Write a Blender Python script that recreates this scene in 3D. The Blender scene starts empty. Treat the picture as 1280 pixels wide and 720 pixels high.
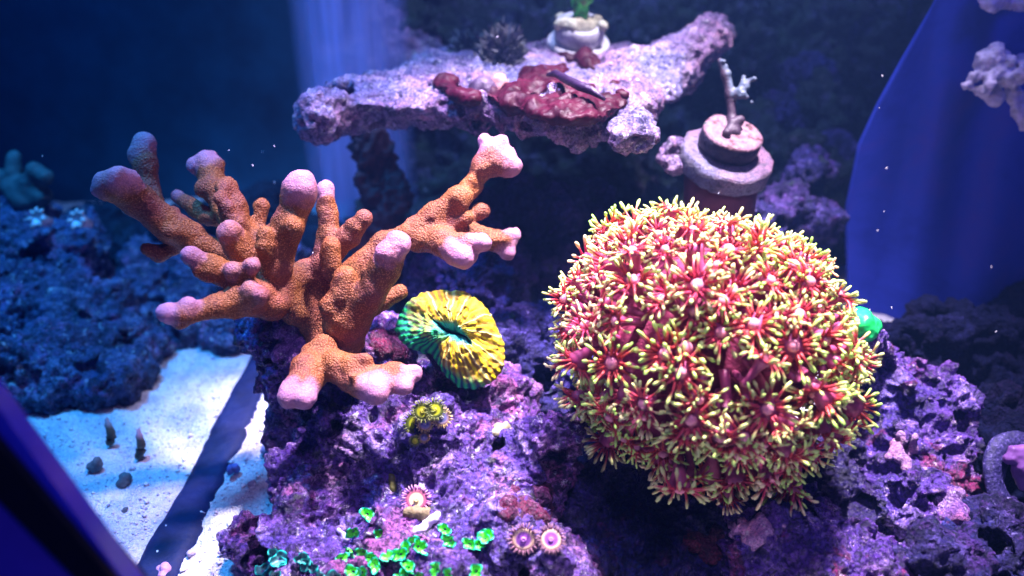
import bpy, math, random
import numpy as np
from mathutils import Vector, Matrix
random.seed(7); RNG = np.random.default_rng(11)
R = math.radians
sc = bpy.context.scene
C = sc.collection

# ------------------------------------------------------------------ camera
CAM_Z, PITCH, LENS = 0.33, 27.0, 30.0
F = 1280 * LENS / 36.0                      # focal length in photograph pixels
cam_d = bpy.data.cameras.new('camera'); cam = bpy.data.objects.new('camera', cam_d); C.objects.link(cam)
cam.location = (0, 0, CAM_Z); cam.rotation_euler = (R(90 - PITCH), 0, 0)
cam_d.lens = LENS; cam_d.sensor_width = 36; cam_d.clip_start = 0.01; cam_d.clip_end = 20
cam_d.dof.use_dof = True; cam_d.dof.focus_distance = 0.435; cam_d.dof.aperture_fstop = 4.8
sc.camera = cam
# ------------------------------------------------------------------ world, lamps, exposure
w = bpy.data.worlds.new('World'); sc.world = w; w.use_nodes = True
w.node_tree.nodes['Background'].inputs[0].default_value = (0.05, 0.10, 0.75, 1)
w.node_tree.nodes['Background'].inputs[1].default_value = 0.14
sc.view_settings.view_transform = 'Standard'; sc.view_settings.look = 'None'
sc.view_settings.exposure = 0.5; sc.view_settings.gamma = 1.0
HAZE = 0.085
sc.cycles.use_denoising = True
sc.cycles.max_bounces = 5; sc.cycles.diffuse_bounces = 2; sc.cycles.glossy_bounces = 2
sc.cycles.transparent_max_bounces = 6; sc.cycles.sample_clamp_indirect = 3.0

def spot(name, loc, target, watts, col, angle, blend=0.6, size=0.03):
    l = bpy.data.lights.new(name, 'SPOT'); o = bpy.data.objects.new(name, l); C.objects.link(o)
    l.energy = watts; l.color = col; l.spot_size = R(angle); l.spot_blend = blend; l.shadow_soft_size = size
    o.location = loc
    o.rotation_euler = (Vector(target) - Vector(loc)).to_track_quat('-Z', 'Y').to_euler()
    return o
# white and violet pendants hang over the tank; the rest are added fill lights
spot('reef_lamp_white', (0.19, 0.51, 0.80), (0.09, 0.42, 0.05), 118, (1.0, 0.84, 1.0), 46, 0.95, 0.03)
spot('reef_lamp_violet', (-0.02, 0.47, 0.80), (-0.05, 0.42, 0.08), 64, (0.84, 0.60, 1.0), 29, 1.0, 0.03)
spot('front_fill_light', (0.04, 0.06, 0.72), (0.06, 0.38, 0.08), 6, (0.60, 0.46, 1.0), 52, 1.0, 0.05)  # added fill from the camera side
spot('blue_fill_light', (-0.34, 0.50, 0.80), (-0.27, 0.52, 0.0), 38, (0.03, 0.36, 1.0), 58, 1.0, 0.05)  # added to tint the sand and rock at the left blue
spot('back_fill_light', (0.02, 0.64, 0.72), (0.04, 0.76, 0.12), 13, (0.40, 0.52, 1.0), 84, 1.0, 0.05)  # added to lift the rock wall at the rear
spot('panel_fill_light', (0.40, 0.46, 0.42), (0.40, 0.62, 0.22), 0.6, (0.16, 0.14, 1.0), 90, 1.0, 0.04)  # added to brighten the top of the blue panel

# ------------------------------------------------------------------ placing
cp, sp = math.cos(R(PITCH)), math.sin(R(PITCH))
def P(px, py, d):
    """the point seen at a photograph pixel, d metres away along the view axis"""
    x = (px - 640) / F * d; v = -(py - 360) / F * d
    return np.array([x, d * cp + v * sp, CAM_Z - d * sp + v * cp])
def G(px, py, z=0.0):
    """where the line of sight through a pixel meets the level z"""
    a = P(px, py, 1.0); o = np.array([0, 0, CAM_Z]); k = (z - CAM_Z) / (a[2] - CAM_Z)
    return o + (a - o) * k
def S(px, d): return px * d / F
VIEW = np.array([0, cp, -sp]); UP = np.array([0, sp, cp]); RT = np.array([1.0, 0, 0])

# ------------------------------------------------------------------ noise
def _hash(ix, iy, iz, seed):
    h = (ix.astype(np.uint32) * np.uint32(374761393) + iy.astype(np.uint32) * np.uint32(668265263)
         + iz.astype(np.uint32) * np.uint32(2147483647) + np.uint32((seed * 144665 + 91) & 0x7fffffff))
    h = (h ^ (h >> np.uint32(13))) * np.uint32(1274126177)
    h = (h ^ (h >> np.uint32(16))) * np.uint32(2246822519)
    h = h ^ (h >> np.uint32(15))
    return (h & np.uint32(0xffffff)).astype(np.float32) / np.float32(0xffffff)
def vnoise(p, seed=0):
    i = np.floor(p).astype(np.int64); f = (p - i).astype(np.float32)
    u = f * f * f * (f * (f * 6 - 15) + 10); out = 0
    for a in (0, 1):
        for b in (0, 1):
            for c in (0, 1):
                wt = (u[:, 0] if a else 1 - u[:, 0]) * (u[:, 1] if b else 1 - u[:, 1]) * (u[:, 2] if c else 1 - u[:, 2])
                out = out + wt * _hash(i[:, 0] + a, i[:, 1] + b, i[:, 2] + c, seed)
    return out * 2 - 1
def fbm(p, freq, octv=4, gain=0.5, seed=0):
    s = 0; a = 1.0
    for o in range(octv):
        s = s + a * vnoise(p * freq * 2.03 ** o + 17.3 * o, seed + o); a *= gain
    return s
def worley(p, freq, seed=0):
    q = p * freq; i = np.floor(q).astype(np.int64); best = np.full(len(q), 9.0, np.float32)
    for a in (-1, 0, 1):
        for b in (-1, 0, 1):
            for c in (-1, 0, 1):
                jx, jy, jz = i[:, 0] + a, i[:, 1] + b, i[:, 2] + c
                dx = jx + _hash(jx, jy, jz, seed) - q[:, 0]; dy = jy + _hash(jx, jy, jz, seed + 7) - q[:, 1]
                dz = jz + _hash(jx, jy, jz, seed + 13) - q[:, 2]
                best = np.minimum(best, dx * dx + dy * dy + dz * dz)
    return np.sqrt(best)

# ------------------------------------------------------------------ solids as distance fields, meshed by surface nets
class Field:
    def __init__(self, lo, hi, h):
        self.lo = np.array(lo, float); self.h = h
        self.n = np.ceil((np.array(hi) - self.lo) / h).astype(int) + 1
        self.f = np.full(self.n, 1.0, np.float32)
        self.ax = [(self.lo[k] + h * np.arange(self.n[k])).astype(np.float32) for k in range(3)]
    def _sl(self, lo, hi):
        a = np.clip(np.floor((np.array(lo) - self.lo) / self.h).astype(int), 0, self.n)
        b = np.clip(np.ceil((np.array(hi) - self.lo) / self.h).astype(int) + 1, 0, self.n)
        return tuple(slice(int(x), int(y)) for x, y in zip(a, b))
    def _grid(self, sl):
        return (self.ax[0][sl[0]][:, None, None], self.ax[1][sl[1]][None, :, None], self.ax[2][sl[2]][None, None, :])
    def _put(self, sl, d, k, sub):
        g = self.f[sl]
        if sub:
            hh = np.maximum(k - np.abs(g + d), 0) / k
            self.f[sl] = np.maximum(g, -d) + hh * hh * k * 0.25
        else:
            hh = np.maximum(k - np.abs(g - d), 0) / k
            self.f[sl] = np.minimum(g, d) - hh * hh * k * 0.25
    def cone(self, a, b, ra, rb, k=0.004, sub=False):
        a = np.array(a, float); b = np.array(b, float); m = max(ra, rb) + k + 3 * self.h
        sl = self._sl(np.minimum(a, b) - m, np.maximum(a, b) + m); X, Y, Z = self._grid(sl)
        ab = b - a; L = float(ab @ ab) + 1e-12
        t = np.clip(((X - a[0]) * ab[0] + (Y - a[1]) * ab[1] + (Z - a[2]) * ab[2]) / L, 0, 1)
        d = np.sqrt((X - a[0] - t * ab[0]) ** 2 + (Y - a[1] - t * ab[1]) ** 2 + (Z - a[2] - t * ab[2]) ** 2) - (ra + t * (rb - ra))
        self._put(sl, d, k, sub)
    def ball(self, c, r, k=0.006, sub=False, axes=None):
        r = np.array(r, float) * np.ones(3); c = np.array(c, float); m = r.max() + k + 3 * self.h
        sl = self._sl(c - m, c + m); X, Y, Z = self._grid(sl)
        X, Y, Z = X - c[0], Y - c[1], Z - c[2]
        if axes is not None:
            U = [X * e[0] + Y * e[1] + Z * e[2] for e in axes]
        else: U = [X, Y, Z]
        q = np.sqrt((U[0] / r[0]) ** 2 + (U[1] / r[1]) ** 2 + (U[2] / r[2]) ** 2)
        q2 = np.sqrt((U[0] / r[0] ** 2) ** 2 + (U[1] / r[1] ** 2) ** 2 + (U[2] / r[2] ** 2) ** 2) + 1e-6
        self._put(sl, np.where(q > 1e-4, q * (q - 1) / q2, -r.min()).astype(np.float32), k, sub)
    def cut_below(self, z):
        Z = self.ax[2][None, None, :]; self.f = np.maximum(self.f, (z - Z))
    def mesh(self):
        f = self.f
        for k in range(3):
            s0 = [slice(None)] * 3; s0[k] = 0; f[tuple(s0)] = np.maximum(f[tuple(s0)], 1e-4)
            s0[k] = -1; f[tuple(s0)] = np.maximum(f[tuple(s0)], 1e-4)
        ins = f < 0
        cnt = np.zeros(self.n - 1, np.int8)
        for a in (0, 1):
            for b in (0, 1):
                for c in (0, 1):
                    cnt += ins[a:a + cnt.shape[0], b:b + cnt.shape[1], c:c + cnt.shape[2]]
        idx = np.argwhere((cnt > 0) & (cnt < 8))
        vid = np.full(cnt.shape, -1, np.int64); vid[tuple(idx.T)] = np.arange(len(idx))
        acc = np.zeros((len(idx), 3)); num = np.zeros(len(idx))
        for k in range(3):
            o = [j for j in range(3) if j != k]
            for a in (0, 1):
                for b in (0, 1):
                    i0 = idx.copy(); i0[:, o[0]] += a; i0[:, o[1]] += b
                    i1 = i0.copy(); i1[:, k] += 1
                    v0 = f[tuple(i0.T)]; v1 = f[tuple(i1.T)]; m = (v0 < 0) != (v1 < 0)
                    t = v0[m] / (v0[m] - v1[m]); p = i0[m].astype(float); p[:, k] += t
                    acc[m] += p; num[m] += 1
        V = self.lo + self.h * acc / num[:, None]
        faces = []
        for k in range(3):
            o = [j for j in range(3) if j != k]
            s0 = [slice(1, -1)] * 3; s0[k] = slice(0, -1); s1 = [slice(1, -1)] * 3; s1[k] = slice(1, None)
            a0 = ins[tuple(s0)]; a1 = ins[tuple(s1)]
            e = np.argwhere(a0 != a1); 
            if not len(e): continue
            neg = a0[tuple(e.T)]
            base = e.copy(); base[:, o[0]] += 1; base[:, o[1]] += 1
            q = []
            for da, db in ((0, 0), (1, 0), (1, 1), (0, 1)):
                c = base.copy(); c[:, o[0]] -= da; c[:, o[1]] -= db; q.append(vid[tuple(c.T)])
            q = np.stack(q, 1)
            flip = neg if k != 1 else ~neg
            q[~flip] = q[~flip][:, ::-1]
            faces.append(q)
        return V, np.concatenate(faces)

def normals(V, Q):
    n = np.zeros_like(V); a = np.cross(V[Q[:, 2]] - V[Q[:, 0]], V[Q[:, 3 % Q.shape[1]]] - V[Q[:, 1]]) if Q.shape[1] == 4 \
        else np.cross(V[Q[:, 1]] - V[Q[:, 0]], V[Q[:, 2]] - V[Q[:, 0]])
    for j in range(Q.shape[1]): np.add.at(n, Q[:, j], a)
    return n / (np.linalg.norm(n, axis=1)[:, None] + 1e-12)

# ------------------------------------------------------------------ objects
def make_mesh(name, V, Q, mat, attrs=None, smooth=True):
    me = bpy.data.meshes.new(name); V = np.asarray(V, np.float32)
    if isinstance(Q, np.ndarray):
        n = Q.shape[1]; me.vertices.add(len(V)); me.vertices.foreach_set('co', V.ravel())
        me.loops.add(Q.size); me.loops.foreach_set('vertex_index', Q.astype(np.int32).ravel())
        me.polygons.add(len(Q)); me.polygons.foreach_set('loop_start', np.arange(0, Q.size, n, dtype=np.int32))
        me.update(calc_edges=True)
    else:
        me.from_pydata(V.tolist(), [], Q)
    me.polygons.foreach_set('use_smooth', np.full(len(me.polygons), smooth)); me.validate()
    for k, v in (attrs or {}).items():
        at = me.attributes.new(k, 'FLOAT', 'POINT'); at.data.foreach_set('value', np.asarray(v, np.float32))
    if mat: me.materials.append(mat)
    return me
def tag(o, label, cat, group=None):
    o['label'] = label; o['category'] = cat
    if group: o['group'] = group
    return o
def empty(name, loc, label=None, cat=None, group=None):
    o = bpy.data.objects.new(name, None); C.objects.link(o); o.location = tuple(loc); o.empty_display_size = 0.01
    if label: tag(o, label, cat, group)
    return o
def obj(name, V, Q, mat, parent=None, attrs=None, smooth=True, origin=None):
    """one mesh object; V is in world space, the origin goes to the base of the thing (or of its parent)"""
    V = np.asarray(V, float)
    if parent is not None:
        loc = np.zeros(3); q = parent
        while q is not None: loc += np.array(q.location); q = q.parent
        me = make_mesh(name, V - loc, Q, mat, attrs, smooth); o = bpy.data.objects.new(name, me); o.parent = parent
    else:
        loc = np.array([*(V[:, :2].min(0) + V[:, :2].max(0)) / 2, V[:, 2].min()]) if origin is None else np.array(origin)
        me = make_mesh(name, V - loc, Q, mat, attrs, smooth); o = bpy.data.objects.new(name, me); o.location = loc
    C.objects.link(o); return o
def struct(o): o['kind'] = 'structure'; return o
def stuff(o): o['kind'] = 'stuff'; return o
def box(c, size, axes=None):
    s = np.array(size) / 2; A = np.eye(3) if axes is None else np.array(axes)
    v = np.array([[x, y, z] for x in (-1, 1) for y in (-1, 1) for z in (-1, 1)]) * s
    return np.array(c) + v @ A, np.array([[0, 1, 3, 2], [4, 6, 7, 5], [0, 4, 5, 1], [2, 3, 7, 6], [0, 2, 6, 4], [1, 5, 7, 3]])
def sweep(rings):
    """rings: list of (n,3) closed loops -> tube with end caps as fans"""
    n = len(rings[0]); V = np.concatenate(rings + [rings[0].mean(0)[None], rings[-1].mean(0)[None]])
    Q = [(i * n + j, i * n + (j + 1) % n, (i + 1) * n + (j + 1) % n, (i + 1) * n + j) for i in range(len(rings) - 1) for j in range(n)]
    a = len(rings) * n; l = (len(rings) - 1) * n
    Q += [(a, (j + 1) % n, j) for j in range(n)] + [(a + 1, l + j, l + (j + 1) % n) for j in range(n)]
    return V, Q
def frame(axis):
    z = np.array(axis, float); z /= np.linalg.norm(z)
    x = np.cross([0, 0, 1.0] if abs(z[2]) < 0.95 else [1.0, 0, 0], z); x /= np.linalg.norm(x)
    return x, np.cross(z, x), z
def lathe(c, axis, prof, n=32, wob=0, seed=0):
    """prof: (radius, height) pairs along the axis"""
    x, y, z = frame(axis); th = np.linspace(0, 2 * np.pi, n, endpoint=False); rings = []
    for i, (r, hh) in enumerate(prof):
        rr = r * (1 + wob * vnoise(np.stack([np.cos(th) * 2 + seed, np.sin(th) * 2, np.full(n, i * .7)], 1), seed))
        rings.append(np.array(c) + np.outer(rr * np.cos(th), x) + np.outer(rr * np.sin(th), y) + hh * z)
    return sweep(rings)
def rough(V, Q, amp, freq, seed=0, octv=3):
    n = normals(V, Q); return V + n * (amp * fbm(V, freq, octv, .55, seed))[:, None]

# ------------------------------------------------------------------ materials
class N:
    def __init__(self, name):
        self.m = bpy.data.materials.new(name); self.m.use_nodes = True; self.t = self.m.node_tree
        self.b = self.t.nodes['Principled BSDF']; self.co = self.t.nodes.new('ShaderNodeTexCoord').outputs['Object']
    def node(self, k, **kw):
        n = self.t.nodes.new(k)
        for a, v in kw.items(): setattr(n, a, v)
        return n
    def link(self, a, b): self.t.links.new(a, b)
    def set(self, inp, v):
        if hasattr(v, 'links') or hasattr(v, 'is_output'): self.link(v, inp)
        else: inp.default_value = (*v, 1) if isinstance(v, (tuple, list)) and len(v) == 3 and len(inp.default_value) == 4 else v
    def noise(self, scale, detail=4, rough=.6, off=0.0, dist=0.0):
        n = self.node('ShaderNodeTexNoise'); n.inputs['Scale'].default_value = scale; n.inputs['Detail'].default_value = detail
        n.inputs['Roughness'].default_value = rough; n.inputs['Distortion'].default_value = dist
        if off:
            mp = self.node('ShaderNodeMapping'); mp.inputs['Location'].default_value = (off, off * .7, -off)
            self.link(self.co, mp.inputs[0]); self.link(mp.outputs[0], n.inputs['Vector'])
        else: self.link(self.co, n.inputs['Vector'])
        return n.outputs['Fac']
    def voro(self, scale, feature='F1', out='Distance'):
        n = self.node('ShaderNodeTexVoronoi'); n.feature = feature; n.inputs['Scale'].default_value = scale
        self.link(self.co, n.inputs['Vector']); return n.outputs[out]
    def ramp(self, fac, stops, interp='LINEAR'):
        n = self.node('ShaderNodeValToRGB'); e = n.color_ramp.elements; n.color_ramp.interpolation = interp
        while len(e) < len(stops): e.new(0.5)
        for i, (p, c) in enumerate(stops):
            e[i].position = p; e[i].color = (*c, 1) if not isinstance(c, (int, float)) else (c, c, c, 1)
        self.link(fac, n.inputs[0]); return n.outputs[0]
    def mix(self, fac, a, b, mode='MIX'):
        n = self.node('ShaderNodeMix', data_type='RGBA', blend_type=mode)
        self.set(n.inputs[0], fac); self.set(n.inputs[6], a); self.set(n.inputs[7], b); return n.outputs[2]
    def attr(self, name):
        return self.node('ShaderNodeAttribute', attribute_name=name).outputs['Fac']
    def math(self, op, a, b=0.0):
        n = self.node('ShaderNodeMath', operation=op); self.set(n.inputs[0], a); self.set(n.inputs[1], b); return n.outputs[0]
    def bump(self, h, dist, strength=1.0, prev=None):
        n = self.node('ShaderNodeBump'); n.inputs['Distance'].default_value = dist; n.inputs['Strength'].default_value = strength
        self.link(h, n.inputs['Height'])
        if prev is not None: self.link(prev, n.inputs['Normal'])
        return n.outputs[0]
    def done(self, col, rough=.5, spec=.4, normal=None, sss=0.0, sss_r=(1, .4, .3), sss_scale=.003, **kw):
        self.set(self.b.inputs['Base Color'], col); self.set(self.b.inputs['Roughness'], rough)
        self.b.inputs['Specular IOR Level'].default_value = spec
        if normal is not None: self.link(normal, self.b.inputs['Normal'])
        if sss:
            self.b.inputs['Subsurface Weight'].default_value = sss; self.b.inputs['Subsurface Radius'].default_value = sss_r
            self.b.inputs['Subsurface Scale'].default_value = sss_scale
        for k, v in kw.items(): self.set(self.b.inputs[k], v)
        return self.m

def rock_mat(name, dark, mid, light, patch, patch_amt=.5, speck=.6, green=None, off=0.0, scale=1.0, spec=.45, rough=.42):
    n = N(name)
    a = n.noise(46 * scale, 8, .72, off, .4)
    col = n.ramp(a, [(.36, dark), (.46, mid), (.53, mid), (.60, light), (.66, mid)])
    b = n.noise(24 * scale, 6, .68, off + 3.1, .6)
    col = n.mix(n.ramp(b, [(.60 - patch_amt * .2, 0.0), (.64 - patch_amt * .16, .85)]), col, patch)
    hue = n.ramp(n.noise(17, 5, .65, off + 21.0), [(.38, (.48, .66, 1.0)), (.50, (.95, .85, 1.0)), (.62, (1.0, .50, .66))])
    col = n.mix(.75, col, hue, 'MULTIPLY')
    # dark blotches and pale crusts, small and sharp
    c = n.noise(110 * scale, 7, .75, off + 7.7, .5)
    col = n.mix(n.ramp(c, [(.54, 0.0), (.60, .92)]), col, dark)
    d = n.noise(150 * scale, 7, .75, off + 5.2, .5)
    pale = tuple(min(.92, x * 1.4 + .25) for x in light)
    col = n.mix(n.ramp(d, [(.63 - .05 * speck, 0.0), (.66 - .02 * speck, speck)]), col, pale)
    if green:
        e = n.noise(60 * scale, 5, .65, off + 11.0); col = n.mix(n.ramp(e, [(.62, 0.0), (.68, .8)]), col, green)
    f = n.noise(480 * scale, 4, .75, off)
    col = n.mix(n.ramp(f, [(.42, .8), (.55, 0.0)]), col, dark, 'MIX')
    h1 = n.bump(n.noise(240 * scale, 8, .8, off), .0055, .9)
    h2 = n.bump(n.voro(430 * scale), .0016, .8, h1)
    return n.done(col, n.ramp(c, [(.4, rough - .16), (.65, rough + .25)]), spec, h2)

M = {}
M['rock'] = rock_mat('purple_live_rock', (.016, .008, .06), (.18, .085, .42), (.66, .48, .82), (.50, .18, .44), .32, 1.0, (.10, .13, .04))
M['rock_cave'] = rock_mat('shaded_blue_rock', (.006, .005, .04), (.03, .018, .14), (.07, .045, .25), (.16, .02, .09), .10, .2, off=2.0)  # shadow of the hollow put into the dark blue colour
M['rock_right'] = rock_mat('purple_pink_rock', (.012, .008, .06), (.16, .065, .44), (.50, .32, .80), (.34, .03, .12), .25, 1.0, off=4.0)
M['rock_left'] = rock_mat('mirrored_blue_rock', (.010, .018, .05), (.10, .15, .32), (.36, .40, .62), (.42, .24, .52), .22, .95, off=6.0)  # blue cast of the mirror image put into the rock colour
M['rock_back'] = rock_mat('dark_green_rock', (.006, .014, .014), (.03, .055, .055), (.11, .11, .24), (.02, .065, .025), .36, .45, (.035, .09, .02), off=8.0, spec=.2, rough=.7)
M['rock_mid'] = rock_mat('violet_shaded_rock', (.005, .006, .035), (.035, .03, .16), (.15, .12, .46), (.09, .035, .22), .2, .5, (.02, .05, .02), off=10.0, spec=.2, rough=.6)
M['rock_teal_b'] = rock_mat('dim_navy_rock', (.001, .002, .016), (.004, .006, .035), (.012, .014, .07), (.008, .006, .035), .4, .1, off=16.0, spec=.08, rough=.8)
M['shelf'] = rock_mat('pink_grey_shelf_rock', (.04, .035, .10), (.30, .25, .46), (.76, .66, .86), (.66, .50, .68), .36, 1.0, off=12.0, scale=1.25)

n = N('white_coral_sand')
col = n.ramp(n.noise(900, 3, .7), [(.3, (.50, .48, .60)), (.5, (.84, .82, .88)), (.7, (.95, .94, .96))])
col = n.mix(n.ramp(n.noise(330, 4, .7, 4.0), [(.62, 0.0), (.70, .7)]), col, (.34, .30, .48))
col = n.mix(n.ramp(n.noise(40, 4, .6, 9.0), [(.46, 0.0), (.66, .65)]), col, (.42, .44, .60))
hb = n.bump(n.noise(500, 4, .8), .003, .8); M['sand'] = n.done(col, .8, .15, n.bump(n.voro(620), .0012, .8, hb))

def plain(name, col, rough=.5, spec=.4, var=.25, scale=60, bump=0.0, bscale=300, **kw):
    n = N(name); dk = tuple(x * (1 - var) for x in col); lt = tuple(min(1, x * (1 + var)) for x in col)
    c = n.ramp(n.noise(scale, 5, .65), [(.3, dk), (.7, lt)])
    return n.done(c, rough, spec, n.bump(n.noise(bscale, 4, .7), bump, .8) if bump else None, **kw)
M['back_wall'] = plain('navy_back_panel', (.005, .065, .115), .55, .3, .6, 9)
M['frame_black'] = plain('black_frame', (.003, .003, .006), .5, .3)
M['frame_blue'] = plain('blue_acrylic_edge', (.05, .05, .92), .22, .5, .2, 30)
M['frame_outer'] = plain('dark_blue_trim', (.10, .05, .62), .6, .3, .1)
M['seam'] = plain('dark_silicone', (.007, .014, .065), .6, .2, .45, 60, .0008, 300)

# ================================================================== the setting
# sand bed, heaped a little, with the grain in the mesh
def sand_bed():  # left of the seam, real sand stands for the sand's mirror image
    nx, ny = 420, 330
    X, Y = np.meshgrid(np.linspace(-.62, .62, nx), np.linspace(.10, .85, ny), indexing='ij')
    V = np.stack([X.ravel(), Y.ravel(), np.zeros(X.size)], 1)
    V[:, 2] = .0035 * fbm(V, 12, 3, .5, 3) + .0013 * fbm(V, 120, 3, .6, 5)
    i = np.arange(nx * ny).reshape(nx, ny)
    Q = np.stack([i[:-1, :-1], i[1:, :-1], i[1:, 1:], i[:-1, 1:]], -1).reshape(-1, 4)
    struct(obj('sand_bed', V, Q, M['sand'], origin=(0, .5, 0)))
sand_bed()
V, Q = box((0, .86, .16), (1.4, .02, .46)); struct(obj('tank_back_wall', V, Q, M['back_wall'], smooth=False))

# ------------------------------------------------------------------ rocks
def rock(name, blobs, mat, label, h=.0016, k=.012, pits=(), knobs=40, knob_r=(.005, .013), amp=1.0, seed=0, ground=True, caps=(), squash=1.0, cat='rock', floor=-.004):
    """blobs: (px, py, depth, radius in px); knobs are grown over their surface; pits are hollowed out"""
    rg = np.random.default_rng(seed + 100)
    if ground:                                    # nothing sinks below the sand
        gd = lambda py: CAM_Z / (sp + (py - 360) / F * cp) if sp + (py - 360) / F * cp > .05 else 9.0
        blobs = [(b[0], b[1], min(b[2], gd(b[1]) * .975), b[3]) for b in blobs]
    cs = [(P(b[0], b[1], b[2]), S(b[3], b[2])) for b in blobs]
    allp = [(c, r * 1.0) for c, r in cs] + [(np.array(c), r) for a, b, r in caps for c in (a, b)]
    lo = np.min([c - r for c, r in allp], 0) - .024; hi = np.max([c + r for c, r in allp], 0) + .024
    if ground: lo[2] = floor - 2 * h
    f = Field(lo, hi, h)
    for c, r in cs:
        f.ball(c, (r, r, r * squash), k)
        if ground and c[2] > r * .6:
            f.cone(c, (c[0], c[1] + .01, floor), r * .75, r * .95, k)
    for a, b, r in caps: f.cone(a, b, r, r, k)
    for i in range(knobs):
        c, r = cs[rg.integers(len(cs))]; u = rg.normal(size=3); u /= np.linalg.norm(u)
        f.ball(c + u * r * rg.uniform(.85, 1.05), rg.uniform(*knob_r) * rg.uniform(.6, 1.2, 3), .006)
    for i in range(knobs // 2):
        c, r = cs[rg.integers(len(cs))]; u = rg.normal(size=3); u /= np.linalg.norm(u)
        f.ball(c + u * r * rg.uniform(1.0, 1.15), rg.uniform(*knob_r) * .8, .004, True)
    for px, py, d, r in pits: f.ball(P(px, py, d), S(r, d), .008, True)
    if ground: f.cut_below(floor)
    V, Q = f.mesh(); nn = normals(V, Q)
    d = .0050 * fbm(V, 42, 3, .5, seed) + .0030 * fbm(V, 160, 3, .65, seed + 9)
    wl = worley(V + .004 * np.stack([fbm(V, 60, 2, .5, seed + s) for s in (31, 32, 33)], 1), 95, seed)
    d = d - .0045 * np.clip((.40 - wl) / .22, 0, 1) * np.clip(vnoise(V * 30, seed + 5) * 3 + .6, 0, 1)
    w2 = worley(V, 260, seed + 3); d = d + .0026 * (w2 - .5)
    V = V + nn * (d * amp)[:, None]
    return tag(obj(name, V, Q, mat), label, cat)

rock('live_rock', [(350, 428, .478, 22), (372, 432, .474, 26), (395, 436, .472, 24), (358, 455, .485, 30), (405, 470, .50, 54), (455, 520, .485, 70), (425, 560, .475, 42), (400, 612, .455, 44), (378, 655, .44, 42), (352, 694, .425, 30),
                   (480, 590, .465, 80), (560, 560, .465, 80), (600, 520, .49, 72), (560, 650, .44, 80), (470, 690, .415, 62), (640, 680, .42, 66),
                   (400, 715, .41, 50), (560, 730, .41, 70), (660, 590, .445, 52), (688, 545, .43, 27), (308, 674, .43, 15), (325, 690, .428, 18), (470, 450, .50, 50), (545, 500, .485, 42), (700, 720, .40, 44)],
     M['rock'], 'large knobbly purple live rock crusted with pink and white under the branching coral', h=.0014,
     pits=[(392, 640, .408, 50), (428, 664, .402, 40), (400, 590, .435, 28), (560, 545, .418, 20), (720, 610, .42, 40)], knobs=120, seed=1)
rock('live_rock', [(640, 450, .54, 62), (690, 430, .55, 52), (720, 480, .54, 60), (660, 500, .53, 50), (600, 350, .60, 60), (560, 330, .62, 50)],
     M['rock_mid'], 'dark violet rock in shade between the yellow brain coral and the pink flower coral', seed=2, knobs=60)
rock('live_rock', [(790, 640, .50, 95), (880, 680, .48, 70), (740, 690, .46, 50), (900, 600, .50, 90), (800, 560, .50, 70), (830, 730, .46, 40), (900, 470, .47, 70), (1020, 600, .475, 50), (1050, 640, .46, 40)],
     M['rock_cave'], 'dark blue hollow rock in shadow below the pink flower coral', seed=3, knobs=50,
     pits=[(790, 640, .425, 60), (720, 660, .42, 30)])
rock('live_rock', [(960, 690, .42, 60), (1000, 655, .435, 40), (940, 655, .43, 30), (1080, 690, .425, 30), (1030, 735, .41, 60), (1090, 740, .41, 50)],
     M['rock_right'], 'low violet rock with white crusts at the bottom edge right of the dark hollow', seed=4, knobs=70, h=.0013, knob_r=(.004, .009))
rock('live_rock', [(1120, 490, .50, 48), (1165, 505, .50, 42), (1165, 560, .49, 46), (1110, 560, .49, 46), (1180, 610, .48, 36), (1120, 625, .475, 46), (1160, 650, .47, 40), (1090, 600, .485, 40), (1088, 452, .488, 22), (1070, 430, .478, 14)],
     M['rock_right'], 'tall purple and red rock right of the pink flower coral', seed=5, knobs=110, h=.0013, knob_r=(.004, .009), k=.008)
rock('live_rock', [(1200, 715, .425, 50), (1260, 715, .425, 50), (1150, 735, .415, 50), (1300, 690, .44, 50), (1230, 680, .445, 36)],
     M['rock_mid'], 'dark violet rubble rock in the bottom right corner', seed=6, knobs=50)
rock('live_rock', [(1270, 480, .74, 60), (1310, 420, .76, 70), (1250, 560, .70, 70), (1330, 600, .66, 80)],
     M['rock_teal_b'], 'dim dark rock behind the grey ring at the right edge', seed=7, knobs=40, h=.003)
rock('live_rock', [(1090, 430, .575, 34), (1135, 436, .57, 36), (1185, 432, .575, 38), (1230, 425, .58, 36), (1160, 415, .59, 26)],  # added rock, covers the sand so the gap below the panel stays dark
     M['rock_teal_b'], 'low black rock added along the foot of the blue panel', seed=16, knobs=40, h=.0022)
rock('reef_rock', [(30, 310, .68, 62), (85, 320, .66, 46), (20, 400, .64, 80), (110, 400, .64, 60), (160, 440, .62, 40), (70, 470, .60, 66), (140, 480, .59, 40), (180, 380, .70, 36), (-40, 480, .58, 70)],  # mirror image in the left glass, built as a solid rock
     M['rock_left'], 'big dim blue rock at the left edge, the mirrored reef built solid', seed=8, knobs=110, h=.0022, knob_r=(.005, .014))
rock('reef_rock', [(235, 412, .65, 28), (285, 408, .65, 36), (210, 375, .69, 34), (335, 395, .66, 36), (260, 360, .72, 60), (340, 350, .72, 60), (200, 340, .74, 50)],
     M['rock_left'], 'low blue rock behind the sand patch under the left coral branches', seed=9, knobs=40, h=.0028)
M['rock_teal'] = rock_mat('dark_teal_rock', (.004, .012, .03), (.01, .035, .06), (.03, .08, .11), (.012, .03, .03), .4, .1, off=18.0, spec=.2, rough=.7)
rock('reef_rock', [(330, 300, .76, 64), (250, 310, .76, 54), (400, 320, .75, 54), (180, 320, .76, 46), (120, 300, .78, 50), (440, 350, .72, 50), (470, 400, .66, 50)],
     M['rock_teal'], 'dark teal rock mound behind the big branching coral', seed=14, knobs=50, h=.003)
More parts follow.
